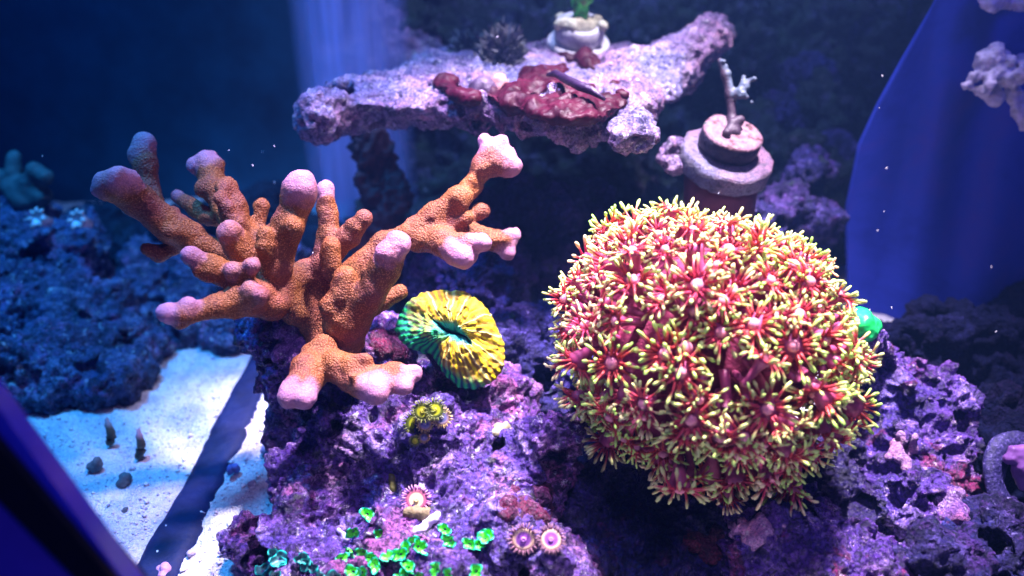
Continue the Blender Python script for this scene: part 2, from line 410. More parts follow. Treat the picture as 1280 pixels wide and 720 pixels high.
rock('rock_pillar', [(470, 200, .64, 20), (480, 240, .64, 22), (475, 290, .64, 24), (462, 180, .64, 16)], plain('dark_red_brown', (.045, .012, .018), .7, .2, .4, 60),
     'dim red brown pillar under the left end of the shelf', seed=15, knobs=16, h=.002)
# the rock wall behind
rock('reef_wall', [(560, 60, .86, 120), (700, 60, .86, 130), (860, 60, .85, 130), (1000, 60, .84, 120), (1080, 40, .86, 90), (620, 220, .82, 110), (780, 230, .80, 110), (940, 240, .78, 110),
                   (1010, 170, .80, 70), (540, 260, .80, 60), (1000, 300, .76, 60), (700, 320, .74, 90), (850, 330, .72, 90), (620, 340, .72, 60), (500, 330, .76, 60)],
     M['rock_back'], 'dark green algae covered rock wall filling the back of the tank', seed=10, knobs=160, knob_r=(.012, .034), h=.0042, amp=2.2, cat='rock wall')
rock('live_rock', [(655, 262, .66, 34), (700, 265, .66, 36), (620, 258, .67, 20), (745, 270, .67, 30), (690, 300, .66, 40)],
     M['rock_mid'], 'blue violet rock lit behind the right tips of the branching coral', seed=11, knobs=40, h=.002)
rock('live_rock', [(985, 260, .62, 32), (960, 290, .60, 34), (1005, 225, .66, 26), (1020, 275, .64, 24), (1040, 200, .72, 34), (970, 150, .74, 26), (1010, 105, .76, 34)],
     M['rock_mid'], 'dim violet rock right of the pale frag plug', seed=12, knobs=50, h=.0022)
rock('live_rock', [(470, 95, .76, 44), (520, 70, .76, 34), (430, 80, .77, 28), (475, 45, .78, 36), (515, 40, .78, 24), (440, 130, .76, 40)],
     M['shelf'], 'stepped dim purple rock behind the left end of the shelf', seed=13, knobs=26, h=.0028, ground=False)

# shelf rock: a flat slab with a thick lumpy rim, an arm to the right
ZS = G(640, 120, 0)[2]; ZS = P(640, 122, .52)[2]
def shelf():
    g = lambda x, y, dz=0.0: G(x, y, ZS) + np.array([0, 0, dz])
    rim = [(402, 112), (440, 104), (490, 104), (545, 110), (600, 122), (660, 128), (715, 136), (760, 136), (795, 142)]
    lo = np.array([-.16, .45, ZS - .07]); hi = np.array([.22, .80, ZS + .05]); f = Field(lo, hi, .0018)
    for (a, b), rr in zip(zip(rim[:-1], rim[1:]), (.0165, .016, .0145, .012, .0105, .0095, .009, .009)):
        f.cone(g(*a, -rr * .9), g(*b, -rr * .85), rr, rr * .95, .01)
    f.ball(g(398, 118, -.014), (.012, .016, .016), .012); f.ball(g(792, 152, -.009), (.015, .018, .009), .01)
    for x, y, rx, ry in ((520, 98, .05, .05), (590, 90, .06, .055), (660, 95, .06, .06), (720, 100, .06, .06), (765, 92, .045, .05), (800, 78, .03, .04), (620, 70, .06, .05), (700, 68, .06, .05), (570, 78, .03, .05), (760, 66, .05, .04)):
        f.ball(g(x, y, -.007), (rx, ry, .007), .010)
    f.cone(g(775, 88, -.010), P(850, 74, .61), .022, .016, .012); f.cone(P(850, 74, .61), P(890, 50, .62), .016, .013, .012)
    f.ball(P(893, 46, .62), (.013, .014, .014), .01); f.ball(g(835, 78, -.012), (.016, .02, .014), .01)
    rg = np.random.default_rng(5)
    for i in range(90):
        t = rg.random() * 7.99; a, b = rim[int(t)], rim[int(t) + 1]; u = t % 1
        c = g(a[0] * (1 - u) + b[0] * u, a[1] * (1 - u) + b[1] * u, rg.uniform(-.022, .0)) + rg.normal(size=3) * .005
        f.ball(c, rg.uniform(.003, .007, 3), .005, rg.random() < .5)
    for i in range(30):
        c = g(rg.uniform(540, 830), rg.uniform(60, 120), rg.uniform(-.008, -.003)); f.ball(c, rg.uniform(.005, .010, 3), .006)
    V, Q = f.mesh(); nn = normals(V, Q)
    d = .0026 * fbm(V, 45, 3, .5, 60) + .0020 * fbm(V, 170, 3, .6, 61) - .0035 * np.clip(.4 - worley(V, 110, 62), 0, 1) / .4 + .0016 * (worley(V, 300, 63) - .5)
    tag(obj('shelf_rock', V + nn * d[:, None], Q, M['shelf']), 'pale pink and grey shelf of rock jutting across the top of the tank', 'rock')
shelf()

# ------------------------------------------------------------------ tank parts and glass reflections
def bar(points, wdt, hgt, name, mat, lift=0.0, parent=None):
    """a rounded strip lying along points"""
    pts = [np.array(p, float) for p in points]; rings = []
    for i, p in enumerate(pts):
        t = pts[min(i + 1, len(pts) - 1)] - pts[max(i - 1, 0)]; t /= np.linalg.norm(t)
        s = np.cross(t, [0, 0, 1.0]); s /= np.linalg.norm(s); u = np.cross(s, t)
        rings.append(np.array([p + s * wdt / 2 * x + u * hgt * y for x, y in ((-1, -.6), (-1, .55), (-.85, .85), (-.5, 1), (.5, 1), (.85, .85), (1, .55), (1, -.6))]))
    V, Q = sweep(rings); return obj(name, V, Q, mat, parent)
def seam():
    A, B = G(182, 740), G(345, 420); t = (B - A) / np.linalg.norm(B - A); sd = np.cross(t, [0, 0, 1.0]); nu, nv = 160, 24; V = []
    for i in range(nu):
        q = A + (B - A) * i / (nu - 1)
        for j in range(nv):
            v = j / (nv - 1) * 2 - 1; w_ = .0130 + .0008 * math.sin(i * .09)
            V.append(q + sd * v * w_ + np.array([0, 0, .0030 * (1 - v ** 4) - .0040 * abs(v) ** 8]))
    V = np.array(V); V[:, 2] += .0035 * fbm(V * [1, 1, 0], 12, 3, .5, 3) + .0003 * fbm(V, 90, 3, .6, 4); V[:, :2] += .0007 * np.stack([fbm(V, 70, 3, .6, 6), fbm(V, 70, 3, .6, 7)], 1)
    q = np.arange(nu * nv).reshape(nu, nv); Q = np.stack([q[:-1, :-1], q[:-1, 1:], q[1:, 1:], q[1:, :-1]], -1).reshape(-1, 4)
    tag(obj('silicone_seam', V, Q, M['seam']), 'dark blue seam strip running across the white sand', 'seam')
seam()
def tank_corner():
    e = empty('tank_frame', P(40, 700, .25), 'black tank frame corner with a glossy blue edge at the bottom left', 'tank frame')
    def rail(nm, quad, d, depth, mat):
        V = np.array([P(x, y, d) for x, y in quad] + [P(x, y, d) + VIEW * depth for x, y in quad])
        Q = np.array([[3, 2, 1, 0], [4, 5, 6, 7], [0, 1, 5, 4], [1, 2, 6, 5], [2, 3, 7, 6], [3, 0, 4, 7]])
        o = obj(nm, V, Q, mat, e, smooth=False); bv = o.modifiers.new('b', 'BEVEL'); bv.width = .0008; bv.segments = 3
    rail('edge_strip', [(-300, 100), (232, 831), (228, 829), (-300, 201)], .253, .010, M['frame_blue'])
    rail('frame_rail', [(-300, 198), (230, 829), (190, 824), (-300, 326)], .250, .016, M['frame_black'])
    rail('outer_trim', [(-300, 322), (193, 823), (60, 900), (-300, 900)], .252, .012, M['frame_outer'])
tank_corner()

# blue reflection in the right glass, built as a folded panel, slanting left edge
def pane_reflection():
    Y0 = .60; nu, nv = 90, 70; V = []
    edge = [(-80, 1200), (0, 1168), (75, 1125), (130, 1095), (180, 1072), (260, 1056), (520, 1060)]
    for j in range(nv):
        py = -80 + 600 * j / (nv - 1); x0 = np.interp(py, [p[0] for p in edge], [p[1] for p in edge])
        for i in range(nu):
            px = x0 + (1420 - x0) * i / (nu - 1)
            w_ = px + (py - 100) * .12
            dd = Y0 / P(px, py, 1.0)[1] + .0035 * math.sin((w_ - 1050) / 31.0 + 1.9 * math.sin(w_ / 47) + py / 240) + .002 * math.sin(w_ / 13.0 + py / 150)
            V.append(P(px, py, dd))
    q = np.arange(nu * nv).reshape(nv, nu)
    Q = np.stack([q[:-1, :-1], q[:-1, 1:], q[1:, 1:], q[1:, :-1]], -1).reshape(-1, 4)
    n = N('blue_pane_reflection')
    c = n.ramp(n.math('ADD', n.math('MULTIPLY', n.noise(7, 6, .7, 2.0, .8), .75), n.math('MULTIPLY', n.noise(60, 4, .7, 6.0), .25)), [(.3, (.008, .018, .22)), (.55, (.022, .045, .42)), (.75, (.07, .045, .38))])
    o = obj('pane_reflection', np.array(V), Q, n.done(c, .85, .15))
    s = o.modifiers.new('s', 'SOLIDIFY'); s.thickness = .003
    tag(o, 'rippled blue reflection in the side glass at the upper right, built as a panel', 'panel')
pane_reflection()

# streaky violet glass reflection, built as a see-through sheet behind the shelf
def reflection_sheet():
    n = N('streaky_reflection')
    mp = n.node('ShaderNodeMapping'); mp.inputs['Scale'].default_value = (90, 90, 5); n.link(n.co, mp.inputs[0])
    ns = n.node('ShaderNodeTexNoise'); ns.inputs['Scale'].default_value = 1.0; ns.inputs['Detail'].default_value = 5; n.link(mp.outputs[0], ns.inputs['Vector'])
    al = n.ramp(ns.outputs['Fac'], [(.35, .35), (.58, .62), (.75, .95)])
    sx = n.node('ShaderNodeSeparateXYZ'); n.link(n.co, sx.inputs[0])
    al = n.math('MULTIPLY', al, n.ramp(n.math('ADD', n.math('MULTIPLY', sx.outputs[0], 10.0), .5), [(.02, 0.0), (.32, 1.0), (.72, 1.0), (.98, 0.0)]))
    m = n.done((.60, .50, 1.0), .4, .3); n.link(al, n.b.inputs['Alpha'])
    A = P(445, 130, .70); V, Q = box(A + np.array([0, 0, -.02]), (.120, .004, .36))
    o = obj('glass_reflection', V, Q, m, smooth=False)
    tag(o, 'streaky blue glass reflection, built as a clear sheet behind the left end of the rock shelf', 'acrylic sheet')
reflection_sheet()

# ------------------------------------------------------------------ branching coral
n = N('orange_branching_coral')
tip = n.attr('tip'); v1 = n.voro(980); nz = n.noise(45, 4, .6)
body = n.ramp(nz, [(.3, (.085, .022, .008)), (.5, (.16, .046, .010)), (.7, (.25, .082, .014))])
spk = n.ramp(v1, [(.22, 1.0), (.50, 0.0)])
body = n.mix(n.math('MULTIPLY', spk, .75), body, (.44, .17, .055))
body = n.mix(n.ramp(n.noise(30, 3, .6, 3.0), [(.50, 0.0), (.68, .55)]), body, (.20, .055, .07))
tf = n.ramp(n.math('ADD', tip, n.math('MULTIPLY', n.math('SUBTRACT', n.noise(160, 3, .6), .5), .5)), [(.30, 0.0), (1.10, 1.0)])
col = n.mix(tf, body, (.50, .25, .43))
bm = n.bump(n.math('MULTIPLY', n.math('SUBTRACT', 1.0, v1), n.math('SUBTRACT', 1.15, tip)), .0007, .75)
M['monti'] = n.done(col, .55, .3, n.bump(n.noise(1300, 3, .8), .0006, .7, bm), sss=.04, sss_r=(1, .35, .2), sss_scale=.003)

def branching(name, base, chains, tips, label, extra=None, h=.0011):
    pts = []
    for ch in chains:
        pts += [(P(*c[:3]), S(c[3], c[2])) for c in ch]
    lo = np.min([c - r for c, r in pts], 0) - .008; hi = np.max([c + r for c, r in pts], 0) + .008
    f = Field(lo, hi, h)
    for ch in chains:
        for a, b in zip(ch[:-1], ch[1:]):
            f.cone(P(*a[:3]), P(*b[:3]), S(a[3] * .93, a[2]), S(b[3] * .93, b[2]), .0032)
        if len(ch) == 1: f.ball(P(*ch[0][:3]), S(ch[0][3], ch[0][2]), .005)
    rg = np.random.default_rng(17)
    for ch in chains:                              # side buds on the branches
        for a, b in zip(ch[:-1], ch[1:]):
            for q in range(2):
                if rg.random() < .55:
                    t = rg.random(); c = P(*a[:3]) * (1 - t) + P(*b[:3]) * t; rr = S(a[3] * (1 - t) + b[3] * t, a[2]); w_ = rg.normal(size=3) + np.array([0, -.4, .5]); w_ /= np.linalg.norm(w_)
                    f.ball(c + w_ * rr * rg.uniform(.7, 1.0), rr * rg.uniform(.35, .62), .0035)
    for t in tips: f.ball(P(*t[:3]), S(t[3] * .92, t[2]), .0028)
    V, Q = f.mesh(); nn = normals(V, Q)
    V2 = V + nn * (.0014 * fbm(V, 65, 2, .5, 40) + .0003 * fbm(V, 400, 2, .6, 41))[:, None]
    tp = np.zeros(len(V))
    for t in tips:
        c = P(*t[:3]); rad = S(t[3], t[2]); wgt = t[4] if len(t) > 4 else 1.0
        dd = np.linalg.norm(V - c, axis=1)
        tp = np.maximum(tp, wgt * np.clip(1.0 - (dd - rad * .35) / (rad * 1.5 + .003), 0, 1))
    up = nn[:, 2] * 0
    return tag(obj(name, V2, Q, M['monti'], attrs={'tip': tp + up}, origin=P(*base)), label, 'coral')

branching('branching_coral', (405, 425, .47), [
    # far left arm
    [(335, 335, .465, 17), (285, 318, .46, 17), (250, 308, .455, 18), (215, 285, .45, 19), (175, 252, .44, 22), (147, 232, .43, 26)],
    [(235, 300, .46, 13), (200, 318, .455, 9), (182, 311, .452, 8)], [(215, 285, .455, 14), (216, 268, .455, 11)], [(232, 295, .45, 14), (228, 280, .45, 10)],
    # finger behind it
    [(205, 285, .475, 13), (188, 240, .485, 14), (182, 205, .485, 15), (180, 182, .485, 13)],
    # twin lobed finger, thin finger, stubs
    [(292, 285, .475, 15), (270, 240, .485, 16), (258, 205, .49, 17)], [(272, 275, .485, 12), (245, 262, .49, 10), (222, 246, .495, 8)],
    [(305, 305, .46, 20), (292, 262, .462, 19), (284, 238, .462, 15)], [(295, 280, .452, 14), (276, 250, .45, 10)],
    [(318, 325, .452, 20), (298, 308, .442, 19), (287, 290, .435, 16)], [(325, 285, .47, 10), (326, 260, .47, 10)],
    [(320, 300, .465, 18), (350, 290, .46, 15), (370, 270, .455, 16)],
    # tall middle finger
    [(338, 375, .45, 18), (344, 335, .44, 20), (360, 285, .436, 21), (374, 245, .432, 20), (378, 236, .43, 20)],
    [(342, 330, .436, 13), (334, 310, .43, 13), (332, 296, .428, 11)], [(366, 285, .428, 14)],
    # slim pair right of it
    [(402, 345, .46, 15), (412, 300, .458, 16), (410, 265, .457, 14), (407, 238, .456, 11)], [(415, 320, .458, 15), (438, 295, .452, 14), (455, 275, .448, 10)],
    [(415, 340, .45, 12), (412, 310, .446, 12)],
    # lower left arms
    [(340, 365, .445, 20), (300, 350, .432, 18), (262, 336, .425, 17), (240, 322, .42, 13)], [(300, 345, .425, 15), (316, 332, .42, 12)],
    [(340, 380, .44, 22), (312, 372, .43, 24), (270, 384, .42, 16), (230, 394, .412, 15), (211, 393, .408, 12)], [(312, 378, .425, 20), (326, 370, .418, 16)],
    # trunk and joints
    [(362, 352, .455, 24), (392, 338, .462, 18)], [(345, 350, .45, 22), (370, 385, .455, 20)],
    [(405, 420, .465, 26), (395, 385, .465, 20), (375, 355, .468, 18), (345, 330, .465, 18)], [(405, 405, .465, 20), (345, 370, .45, 20)], [(400, 395, .468, 18), (408, 345, .465, 16)],
    # right column with two fingers
    [(432, 425, .455, 25), (430, 395, .445, 24), (432, 362, .44, 18), (431, 350, .438, 15)], [(440, 405, .447, 22), (462, 370, .437, 20), (480, 335, .43, 20), (492, 312, .426, 20)],
    [(436, 400, .462, 22), (440, 345, .47, 18), (480, 305, .472, 17), (515, 293, .47, 18), (555, 303, .462, 20), (582, 315, .455, 16)],
    [(560, 305, .460, 14), (600, 302, .453, 13)],
    [(540, 292, .47, 16), (590, 296, .476, 16), (632, 302, .48, 16)],
    [(520, 288, .47, 17), (545, 268, .468, 17), (572, 248, .466, 18)], [(550, 285, .47, 12), (580, 274, .466, 11)], [(570, 280, .478, 10), (600, 264, .48, 9)],
    [(560, 262, .474, 14), (590, 232, .476, 13), (604, 210, .476, 16), (612, 192, .476, 17)], [(606, 205, .476, 15), (630, 204, .476, 18)],
    [(490, 300, .478, 12), (530, 272, .482, 11)], [(445, 372, .46, 14), (480, 375, .455, 12)], [(455, 390, .45, 12), (500, 365, .452, 11)],
    ], [
    (130, 228, .428, 15), (150, 221, .425, 16), (163, 224, .43, 12), (122, 238, .43, 9), (181, 177, .485, 11), (170, 190, .483, 9, .8),
    (260, 199, .49, 14), (244, 206, .488, 10), (221, 245, .495, 8, .7), (284, 232, .46, 12, .25), (275, 247, .45, 9, .2), (286, 287, .433, 14, .7),
    (326, 257, .47, 8, .2), (378, 232, .429, 19), (364, 282, .426, 10, .1), (332, 294, .427, 9, .3), (407, 234, .455, 10), (455, 274, .447, 9, .2), (411, 306, .444, 9, .2),
    (238, 320, .419, 12, .9), (315, 331, .418, 10, .7), (290, 338, .42, 12, .6), (208, 392, .407, 11, 1.2), (236, 381, .411, 11, .9), (314, 362, .418, 14, .6), (327, 369, .414, 11, .5),
    (431, 347, .436, 13, .35), (436, 340, .434, 5, .4), (503, 305, .424, 15), (482, 316, .421, 14, .8), (580, 322, .450, 15), (604, 302, .450, 13), (568, 318, .452, 13, .9),
    (643, 294, .48, 11), (634, 314, .478, 10), (578, 243, .464, 14, .25), (583, 272, .465, 8, .15), (602, 262, .48, 7, .15),
    (606, 176, .476, 12), (627, 177, .476, 12), (641, 206, .476, 12), (637, 191, .476, 10), (534, 269, .482, 9)],
    'big orange branching coral with pale pink fingertips left of the yellow brain coral')
branching('branching_coral', (395, 450, .44), [
    [(398, 445, .44, 20), (388, 462, .43, 22), (375, 485, .42, 24)], [(398, 445, .44, 20), (425, 460, .43, 18), (455, 478, .42, 19), (468, 486, .416, 18)],
    [(415, 455, .43, 16), (440, 456, .424, 15), (455, 450, .422, 11)], [(455, 475, .422, 15), (495, 468, .422, 14), (518, 467, .421, 13)], [(465, 478, .42, 15), (505, 482, .416, 12)]],
    [(362, 494, .415, 17), (383, 498, .414, 16), (470, 489, .413, 17), (519, 467, .42, 12), (507, 483, .414, 12, .9), (457, 449, .42, 8, .3), (440, 470, .412, 8, .2)],
    'small orange coral fragment with pink tips on the purple rock below the big branching coral')

# ------------------------------------------------------------------ flower coral (ball of long polyps)
n = N('flower_coral_tentacle'); t = n.attr('t')
rnd = n.node('ShaderNodeObjectInfo').outputs['Random']
tipc = n.mix(rnd, (.84, .73, .36), (.42, .78, .12))
base = n.mix(rnd, (.46, .032, .10), (.50, .06, .05))
c = n.mix(n.ramp(t, [(.46, 0.0), (.80, 1.0)]), base, tipc)
M['tentacle'] = n.done(c, .4, .35, sss=.15, sss_r=(1, .5, .3), sss_scale=.002)
n = N('flower_coral_stalk'); c = n.ramp(n.noise(140, 3, .6), [(.3, (.34, .045, .13)), (.7, (.50, .10, .21))])
M['stalk'] = n.done(c, .4, .35, sss=.15, sss_r=(1, .4, .4), sss_scale=.003)
M['mouth'] = plain('flower_coral_mouth', (.80, .30, .36), .35, .4, .1)
M['skeleton'] = plain('flower_coral_base', (.24, .03, .08), .7, .2, .4, 90, .002, 200)

def tube(path, rad, n=6):
    path = np.asarray(path, float); rings = []; th = np.linspace(0, 2 * np.pi, n, endpoint=False)
    for i, p in enumerate(path):
        tg = path[min(i + 1, len(path) - 1)] - path[max(i - 1, 0)]
        x, y, z = frame(tg); rings.append(p + rad[i] * (np.outer(np.cos(th), x) + np.outer(np.sin(th), y)))
    return sweep(rings)
def join(parts):
    V = []; Q = []; o = 0
    for v, q in parts:
        V.append(v); Q += [tuple(int(i) + o for i in f) for f in q]; o += len(v)
    return np.concatenate(V), Q
def polyp_meshes(seed, bend, openness, L):
    rg = np.random.default_rng(seed)
    ss = np.linspace(0, 1, 9); path = np.stack([bend * L * ss ** 2, 0 * ss, L * ss * (1 - .25 * bend * ss)], 1)
    rad = np.array([.0024, .0022, .0021, .0021, .0022, .0024, .0030, .0042, .0054])
    stalk = tube(path, rad, 10)
    d = path[-1] - path[-2]; x, y, z = frame(d); O = path[-1]
    W = lambda p: O + p[0] * x + p[1] * y + p[2] * z
    mouth = tube([W((0, 0, -.0004)), W((0, 0, .0008)), W((0, 0, .0016)), W((0, 0, .0021))], [.0028, .0026, .0018, .0007], 10)
    parts = []; tv = []
    for k in range(24):
        a = 2 * math.pi * k / 24 + rg.normal() * .12; el = openness + (.38 if k % 2 else -.10) + rg.normal() * .28
        ln = rg.uniform(.0078, .0118) * (.85 if k % 2 else 1.0); r0 = .0048 if k % 2 == 0 else .0039
        curl = rg.normal() * .6 - .2; pp = []
        q = np.array([r0 * math.cos(a), r0 * math.sin(a), .0002]); ps = [q.copy()]
        for j in range(5):
            e = el + curl * j / 4; aa = a + rg.normal() * .05
            q = q + ln / 5 * np.array([math.cos(e) * math.cos(aa), math.cos(e) * math.sin(aa), math.sin(e)]); ps.append(q.copy())
        b = rg.uniform(.00070, .00100)
        v, f = tube([W(p) for p in ps], [.00085, .00064, .00050, .00056, b, b * .6], 6)
        parts.append((v, f)); tv.append(np.concatenate([np.repeat(np.linspace(0, 1, 6), 6), [0, 1]]))
    V, Q = join(parts)
    return (make_mesh('polyp', *stalk, M['stalk']), make_mesh('mouth', *mouth, M['mouth']), make_mesh('tentacles', V, Q, M['tentacle'], {'t': np.concatenate(tv)}))

def flower_coral():
    D = .425; cen = P(887, 438, D); px = S(1, D)
    e = empty('flower_coral', cen + np.array([0, .02, -.06]), 'large round pink flower coral covered in polyps with yellow green tentacle tips', 'coral')
    f = Field(cen - .075, cen + .075, .002); AX = (RT, UP, VIEW)
    f.ball(cen + VIEW * .012, (.056, .053, .050), .01, axes=AX)
    rg = np.random.default_rng(3)
    for i in range(40):
        u = rg.normal(size=3); u /= np.linalg.norm(u); f.ball(cen + VIEW * .012 + u * .046, .009, .006)
    V, Q = f.mesh(); obj('skeleton', V, Q, M['skeleton'], e)
    var = {}
    for bi, bend in enumerate((0.0, .25, .6)):
        for oi, op in enumerate((.12, .38, .85)):
            for li, L in enumerate((.017, .024)): var[bi, oi, li] = polyp_meshes(50 + bi * 9 + oi * 3 + li, bend, op, L)
    def place(loc, d, down, key, scale):
        me = var[key]; z = Vector(d).normalized(); g = Vector(down); x = (g - z * g.dot(z))
        x = x.normalized() if x.length > 1e-4 else z.orthogonal().normalized(); y = z.cross(x)
        m = Matrix((x, y, z)).transposed().to_4x4(); m.translation = Vector(loc) - e.location
        o = bpy.data.objects.new('polyp', me[0]); o.parent = e; C.objects.link(o)
        o.matrix_basis = m @ Matrix.Diagonal((scale, scale, scale, 1))
        for k in (1, 2):
            p = bpy.data.objects.new(me[k].name.split('.')[0], me[k]); p.parent = o; C.objects.link(p)
    Np = 250; ga = math.pi * (3 - 5 ** .5)
    for i in range(Np):
        zz = 1 - 2 * (i + .5) / Np; rr = math.sqrt(1 - zz * zz); a = ga * i
        q = np.array([rr * math.cos(a), rr * math.sin(a), zz]) + rg.normal(size=3) * .05; q /= np.linalg.norm(q)   # right, up, away
        th = math.degrees(math.atan2(q[1], q[0])); flat = math.hypot(q[0], q[1])
        world = q[0] * RT + q[1] * UP + q[2] * VIEW
        if world[2] < -.72 and q[2] > 0: continue
        if q[2] > .75: continue
        g = lambda c0, wd: math.exp(-((th - c0 + 180) % 360 - 180) ** 2 / (2 * wd * wd))
        rad = 1 + flat ** 3 * (.17 * g(132, 22) + .12 * g(-46, 25) - .05 * g(60, 30) - .03 * g(-90, 25) + .02 * g(178, 30))
        tip_r = np.array([.0705, .0680, .064]) * rad * rg.uniform(.93, 1.06)
        L = rg.random() < .5; key = (0 if world[2] > .35 else int(rg.integers(0, 3)), int(rg.integers(0, 2)) if q[2] < -.35 else int(rg.integers(0, 3)) if q[0] < .35 else int(rg.integers(1, 3)), int(L))
        ln = .024 if L else .017; sc_ = rg.uniform(.68, 1.14)
        if q[2] < 0 and math.hypot(q[0] * .0685 / px - 50, q[1] * .066 / px + 28) < 30: continue      # a gap that shows the stalks
        dirn = q / tip_r * .07 + rg.normal(size=3) * .36; dirn /= np.linalg.norm(dirn)
        end = q * tip_r - dirn * .004; base_p = end - dirn * ln * sc_
        dw = dirn[0] * RT + dirn[1] * UP + dirn[2] * VIEW
        loc = cen + base_p[0] * RT + base_p[1] * UP + base_p[2] * VIEW
        place(loc, dw, (0, 0, -1), key, sc_)
    for k, L in enumerate((.030, .036)): var['long', k] = polyp_meshes(90 + k, .25, .3, L)
    for (x, y, d), (a, b, c), k, s_ in (((928, 446, .376), (.62, -.72, -.10), 1, 1.0), ((905, 462, .378), (.05, -.95, -.25), 0, 1.1), ((880, 466, .380), (-.35, -.85, -.25), 0, 1.0), ((958, 455, .382), (.85, -.30, -.30), 0, 1.05)):
        place(P(x, y, d), a * RT + b * UP + c * VIEW, (0, 0, -1), ('long', k), s_)
flower_coral()

# ------------------------------------------------------------------ yellow brain coral
def brain_coral():
    D = .455; px = S(1, D); nS, nT = 900, 72
    nrm = -VIEW * .90 + np.array([0, 0, 1]) * .25 - RT * .10; nrm /= np.linalg.norm(nrm)
    u = RT - nrm * (RT @ nrm); u /= np.linalg.norm(u); v = np.cross(nrm, u); v = v if v @ UP > 0 else -v
    cx, cy = 566.0, 420.0; cen = P(cx, cy, D)
    outline = [(631, 440), (629, 462), (612, 482), (585, 485), (560, 472), (549, 456), (541, 440), (520, 437), (500, 427), (492, 412), (498, 392), (512, 372), (538, 361), (566, 361), (592, 370), (612, 392), (623, 415)]
    pa = np.array([[x - cx, cy - y] for x, y in outline]); ang = np.unwrap(np.arctan2(pa[:, 1], pa[:, 0])); rad = np.hypot(pa[:, 0], pa[:, 1])
    o_ = np.argsort(ang % (2 * np.pi)); an = (ang % (2 * np.pi))[o_]; rd = rad[o_]
    an = np.concatenate([an - 2 * np.pi, an, an + 2 * np.pi]); rd = np.tile(rd, 3)
    phi = np.linspace(0, 2 * np.pi, nS, endpoint=False); k_ = np.linspace(-.12, .12, 9)
    Ro = np.mean([np.interp(phi + q, an, rd) for q in k_], 0)
    O = np.stack([Ro * np.cos(phi), Ro * np.sin(phi)], 1)
    td = np.array([.76, -.65]); nd = np.array([.65, .76]); ca, sa = O @ td, O @ nd; m = np.hypot(ca / 23, sa / 1.8)
    I = np.outer(ca / m, td) + np.outer(sa / m, nd) + np.outer(5 * np.sin(ca / m / 30 * 3.1), nd) + np.array([3, 3])    # wavy slit
    arc = np.concatenate([[0], np.cumsum(np.linalg.norm(np.diff(O, axis=0), axis=1))]); wav = np.stack([np.cos(phi) * 2, np.sin(phi) * 2, 0 * phi], 1)
    ph = 2 * np.pi * np.round(arc[-1] / 9.5) * arc / arc[-1] + 1.5 * vnoise(wav * 1.7, 71); rb = np.cos(ph); ridx = np.floor((ph + np.pi) / (2 * np.pi))
    ramp_ = _hash(ridx.astype(np.int64), ridx.astype(np.int64) * 0, ridx.astype(np.int64) * 0, 5)          # each rib its own strength
    lobes = vnoise(wav * 1.3 + 5, 72)
    rho = np.linspace(0, 1, nT); V = np.zeros((nS, nT, 3)); A = {k: np.zeros((nS, nT)) for k in ('rib', 'green', 'valley', 'knob', 'strength')}
    for t, q in enumerate(rho):
        f = min(q / .86, 1.0); under = max(0, (q - .86) / .14)
        W = np.linalg.norm(O - I, axis=1); H = np.clip(W * .62, 8, 24) * (1 + .16 * lobes)
        prof = math.sin(math.pi * min(1, f) ** .58) ** .55 if 0 < f < 1 else 0
        p0 = I + (O - I) * f
        kn = np.clip(np.sin(f * 17 + ramp_ * 9 + ridx), 0, 1) * np.clip(rb, 0, 1) * (.4 + .6 * ramp_)
        h = H * prof - 3 * (1 - min(1, f * 6)) - 16 * under + prof * (.28 * rb * (.3 + .9 * ramp_) + .9 * kn + 3.0 * vnoise(np.stack([p0[:, 0], p0[:, 1], 0 * ph], 1) / 6.0, 74) + 6 * vnoise(np.stack([p0[:, 0], p0[:, 1], 0 * ph], 1) / 24.0, 75))
        p2 = I + (O - I) * f * (1 + .008 * rb[:, None] * f) - (O - I) * .18 * under ** 2
        V[:, t] = cen + np.outer(p2[:, 0] * px, u) + np.outer(p2[:, 1] * px, v) + np.outer(h * px, nrm)
        lowleft = np.clip((-(O @ np.array([.55, .84])) / Ro - .15) * 1.5, 0, 1); left = np.clip((-O[:, 0] / Ro - .35) * 1.8, 0, 1)
        A['green'][:, t] = np.clip(np.clip((f - .62) / .38, 0, 1) * (.25 + lowleft) + .75 * np.clip(left * 1.1 + lowleft * .35 - .35, 0, 1) + under * .6, 0, 1)
        A['valley'][:, t] = np.clip(1 - f * 3.4, 0, 1); A['rib'][:, t] = rb * .5 + .5; A['knob'][:, t] = kn; A['strength'][:, t] = ramp_
    V = V.reshape(-1, 3); V = V + 0.0007 * np.stack([fbm(V, 150, 3, .6, 70 + k) for k in range(3)], 1)
    i = np.arange(nS * nT).reshape(nS, nT); j = np.roll(i, -1, 0)
    Q = np.stack([i[:, :-1], i[:, 1:], j[:, 1:], j[:, :-1]], -1).reshape(-1, 4)
    if normals(V, Q).mean(0) @ nrm < 0: Q = Q[:, ::-1]
    n = N('yellow_brain_coral'); rib = n.attr('rib')
    hi_ = n.mix(n.noise(70, 4, .65), (.30, .20, .004), (.52, .44, .003)); c = n.mix(rib, n.mix(n.noise(55, 3, .6, 2.0), (.22, .14, .006), (.30, .19, .03)), hi_)
    c = n.mix(n.ramp(n.attr('knob'), [(.10, 0.0), (.45, 1.0)]), c, (.60, .56, .003))
    st = n.math('MULTIPLY', n.ramp(n.attr('strength'), [(.72, 0.0), (.8, 1.0)]), n.ramp(rib, [(.5, 0.0), (.9, .6)])); c = n.mix(st, c, (.50, .54, .24))
    g = n.ramp(n.math('ADD', n.attr('green'), n.math('MULTIPLY', n.math('SUBTRACT', n.noise(120, 5, .7), .5), 1.3)), [(.30, 0.0), (.80, 1.0)])
